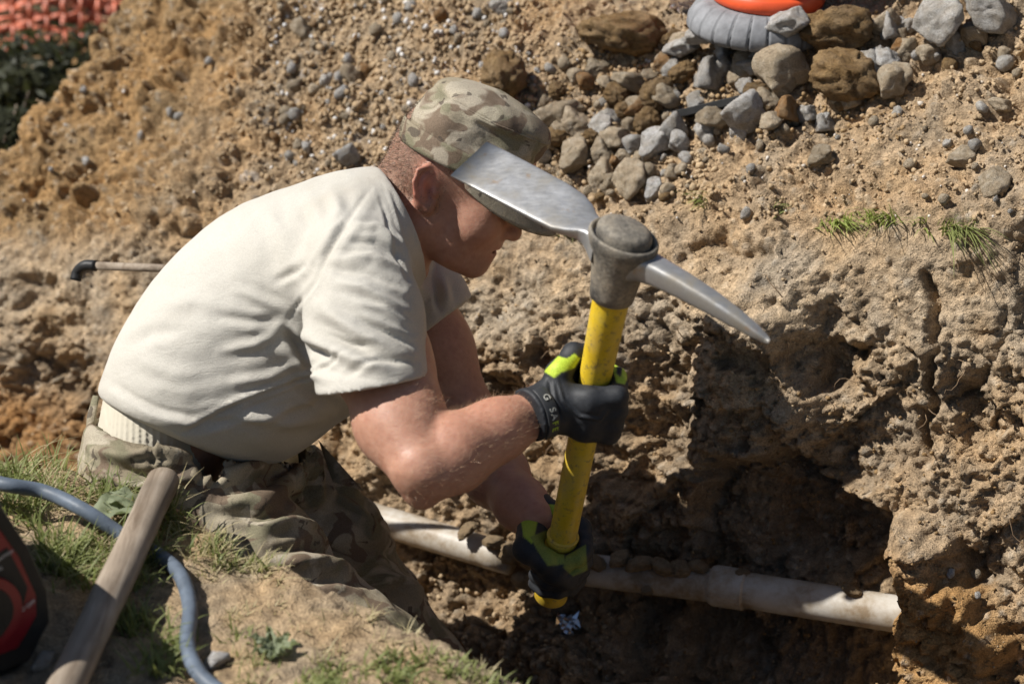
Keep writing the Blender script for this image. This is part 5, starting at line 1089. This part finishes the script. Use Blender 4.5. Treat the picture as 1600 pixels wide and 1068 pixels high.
# ================================================================== orange bucket on a tyre ring, plastic bag
def lathe(name, c, ax, prof, mt, parent, n=72, groove=None, close=False):
    ax, e1, e2 = frame_of(ax, RT); V, F = [], []
    for h, r_ in prof:
        for k in range(n):
            g = 2 * math.pi * k / n; rr = r_ - (groove(k, h) if groove else 0); V.append(c + ax * h + rr * (math.cos(g) * e1 + math.sin(g) * e2))
    m = len(prof)
    for i in range(m - 1):
        for k in range(n): F.append([i * n + k, i * n + (k + 1) % n, (i + 1) * n + (k + 1) % n, (i + 1) * n + k])
    if close: F.append(list(range(n))[::-1])
    return mesh(name, V, F, mt, parent)
_s = surf(1199, 30); bc = cs(1199, 2, float(_s[2]) - .012); bk = empty('orange_bucket', bc); tag(bk, 'orange plastic bucket with a moulded foot rim, cut by the top edge', 'bucket'); bax = nrm(np.array([.05, -.02, 1.]))
lathe('foot_rim', bc, bax, [(.001, .06), (0, .082), (.003, .0875), (.012, .0885), (.020, .087), (.024, .083), (.026, .078)], M['orange'], bk, 72, None, True)
bw = lathe('bucket_wall', bc, bax, [(.027, .0775), (.040, .076), (.20, .084), (.30, .089), (.30, .086), (.05, .072), (.045, .0)], M['orange'], bk)
lathe('top_rim', bc + bax * .29, bax, [(0, .0895), (.004, .096), (.014, .096), (.016, .090)], M['orange'], bk)
tc_ = bc - bax * .047 + np.array([-.010, -.008, 0]); ty = lathe('tyre_ring', tc_, bax, [(.0, .070), (.0, .108), (.008, .1135), (.022, .112), (.036, .104), (.046, .094), (.049, .086), (.047, .07)], M['tyre'], None, 288, lambda k, h: (.006 if k % 12 == 0 else 0)); tag(ty, 'dusty grey ribbed tyre ring under the orange bucket', 'tyre')
V_ = np.array([v.co for v in BIG[4].vertices]); V_ = V_ * (1 + .35 * fbm(V_, .5, 3, 900))[:, None]; bp = surf(1078, 4)[0] + UP * .012; V_ = bp + V_[:, :1] * .048 * RT + V_[:, 1:2] * .030 * UP + V_[:, 2:] * .04 * FW
o = mesh('plastic_bag', V_, [list(p_.vertices) for p_ in BIG[4].polygons], M['film'], None, False); tag(o, 'crumpled clear plastic bag with red print left of the bucket', 'bag')
# ================================================================== what shows past the left end of the heap
nt_ = MB()
for sh in range(3):
    O_ = cs(-40, 40 - 26 * sh, 4.75 + .12 * sh); ex_, ey_ = nrm(np.array([1, .25, -.06])), nrm(np.array([-.08, .55, .62])); nn_ = np.cross(ex_, ey_)
    def q(a, b): return O_ + ex_ * (a * .040 - .35) + ey_ * (b * .036 - .06) + nn_ * (.030 * math.sin(a * .55 + sh) + .022 * math.sin(b * 1.1 + a * .3))
    for a in range(20):
        for b in range(7):
            for (a2, b2, sx, sy) in ((a + 1, b, 0, .32), (a, b + 1, .26, 0)):
                c0_, c1_ = q(a, b), q(a2, b2); of = (ey_ * .036 * sy + ex_ * .04 * sx) * .5; nt_.add([c0_ - of, c1_ - of, c1_ + of, c0_ + of], [[0, 1, 2, 3]])
o = nt_.build('barrier_netting', M['net'], None); o.modifiers.new('thick', 'SOLIDIFY').thickness = .002; tag(o, 'heap of orange plastic barrier netting in the top left background', 'netting')
SHR = [(20, 150, 4.35, .16, 'added shrub darkened to stand in for shade, below the orange netting at the left edge'), (105, 120, 4.5, .15, 'added shrub darkened to stand in for shade, below the netting next to the spoil heap'), (-10, 225, 4.1, .12, 'lowest added shrub darkened to stand in for shade, at the left edge above the heap')]
for i, (px, py, d_, r_, lb) in enumerate(SHR):  # shrubs put in to darken the background where it lies in shade
    c = cs(px, py, d_); e = empty('shrub', c); tag(e, lb, 'shrub', 'added shrubs behind the heap, darkened for shade'); r2 = np.random.default_rng(700 + i); n = 900; dv = r2.normal(size=(n, 3)); dv /= np.linalg.norm(dv, axis=1, keepdims=True); P = c + dv * (r_ * r2.random((n, 1)) ** .4) * [1.5, 1, .8]; t1 = r2.normal(size=(n, 3)); t1 /= np.linalg.norm(t1, axis=1, keepdims=True); t2 = np.cross(t1, dv); L = r2.uniform(.012, .026, (n, 1))
    V_ = np.stack([P - t1 * L, P + t2 * L * .5, P + t1 * L, P - t2 * L * .5], 1).reshape(-1, 3); F_ = np.arange(4 * n).reshape(n, 4); fo = mesh('foliage', V_, F_, M['shade_leaf'], e, False)
    st = MB()
    for k in range(5): g = k * 1.3; st.add(*tubeVF([c + np.array([0, 0, -.2]), c + np.array([.4 * r_ * math.cos(g), .4 * r_ * math.sin(g), -.03]), c + np.array([.9 * r_ * math.cos(g), .9 * r_ * math.sin(g), .05])], [.008, .005, .002], 6))
    st.build('stems', M['wood'], e)
print('all', round(time.time() - T0, 1), 'tris', sum(len(o.data.polygons) for o in bpy.data.objects if o.type == 'MESH'))
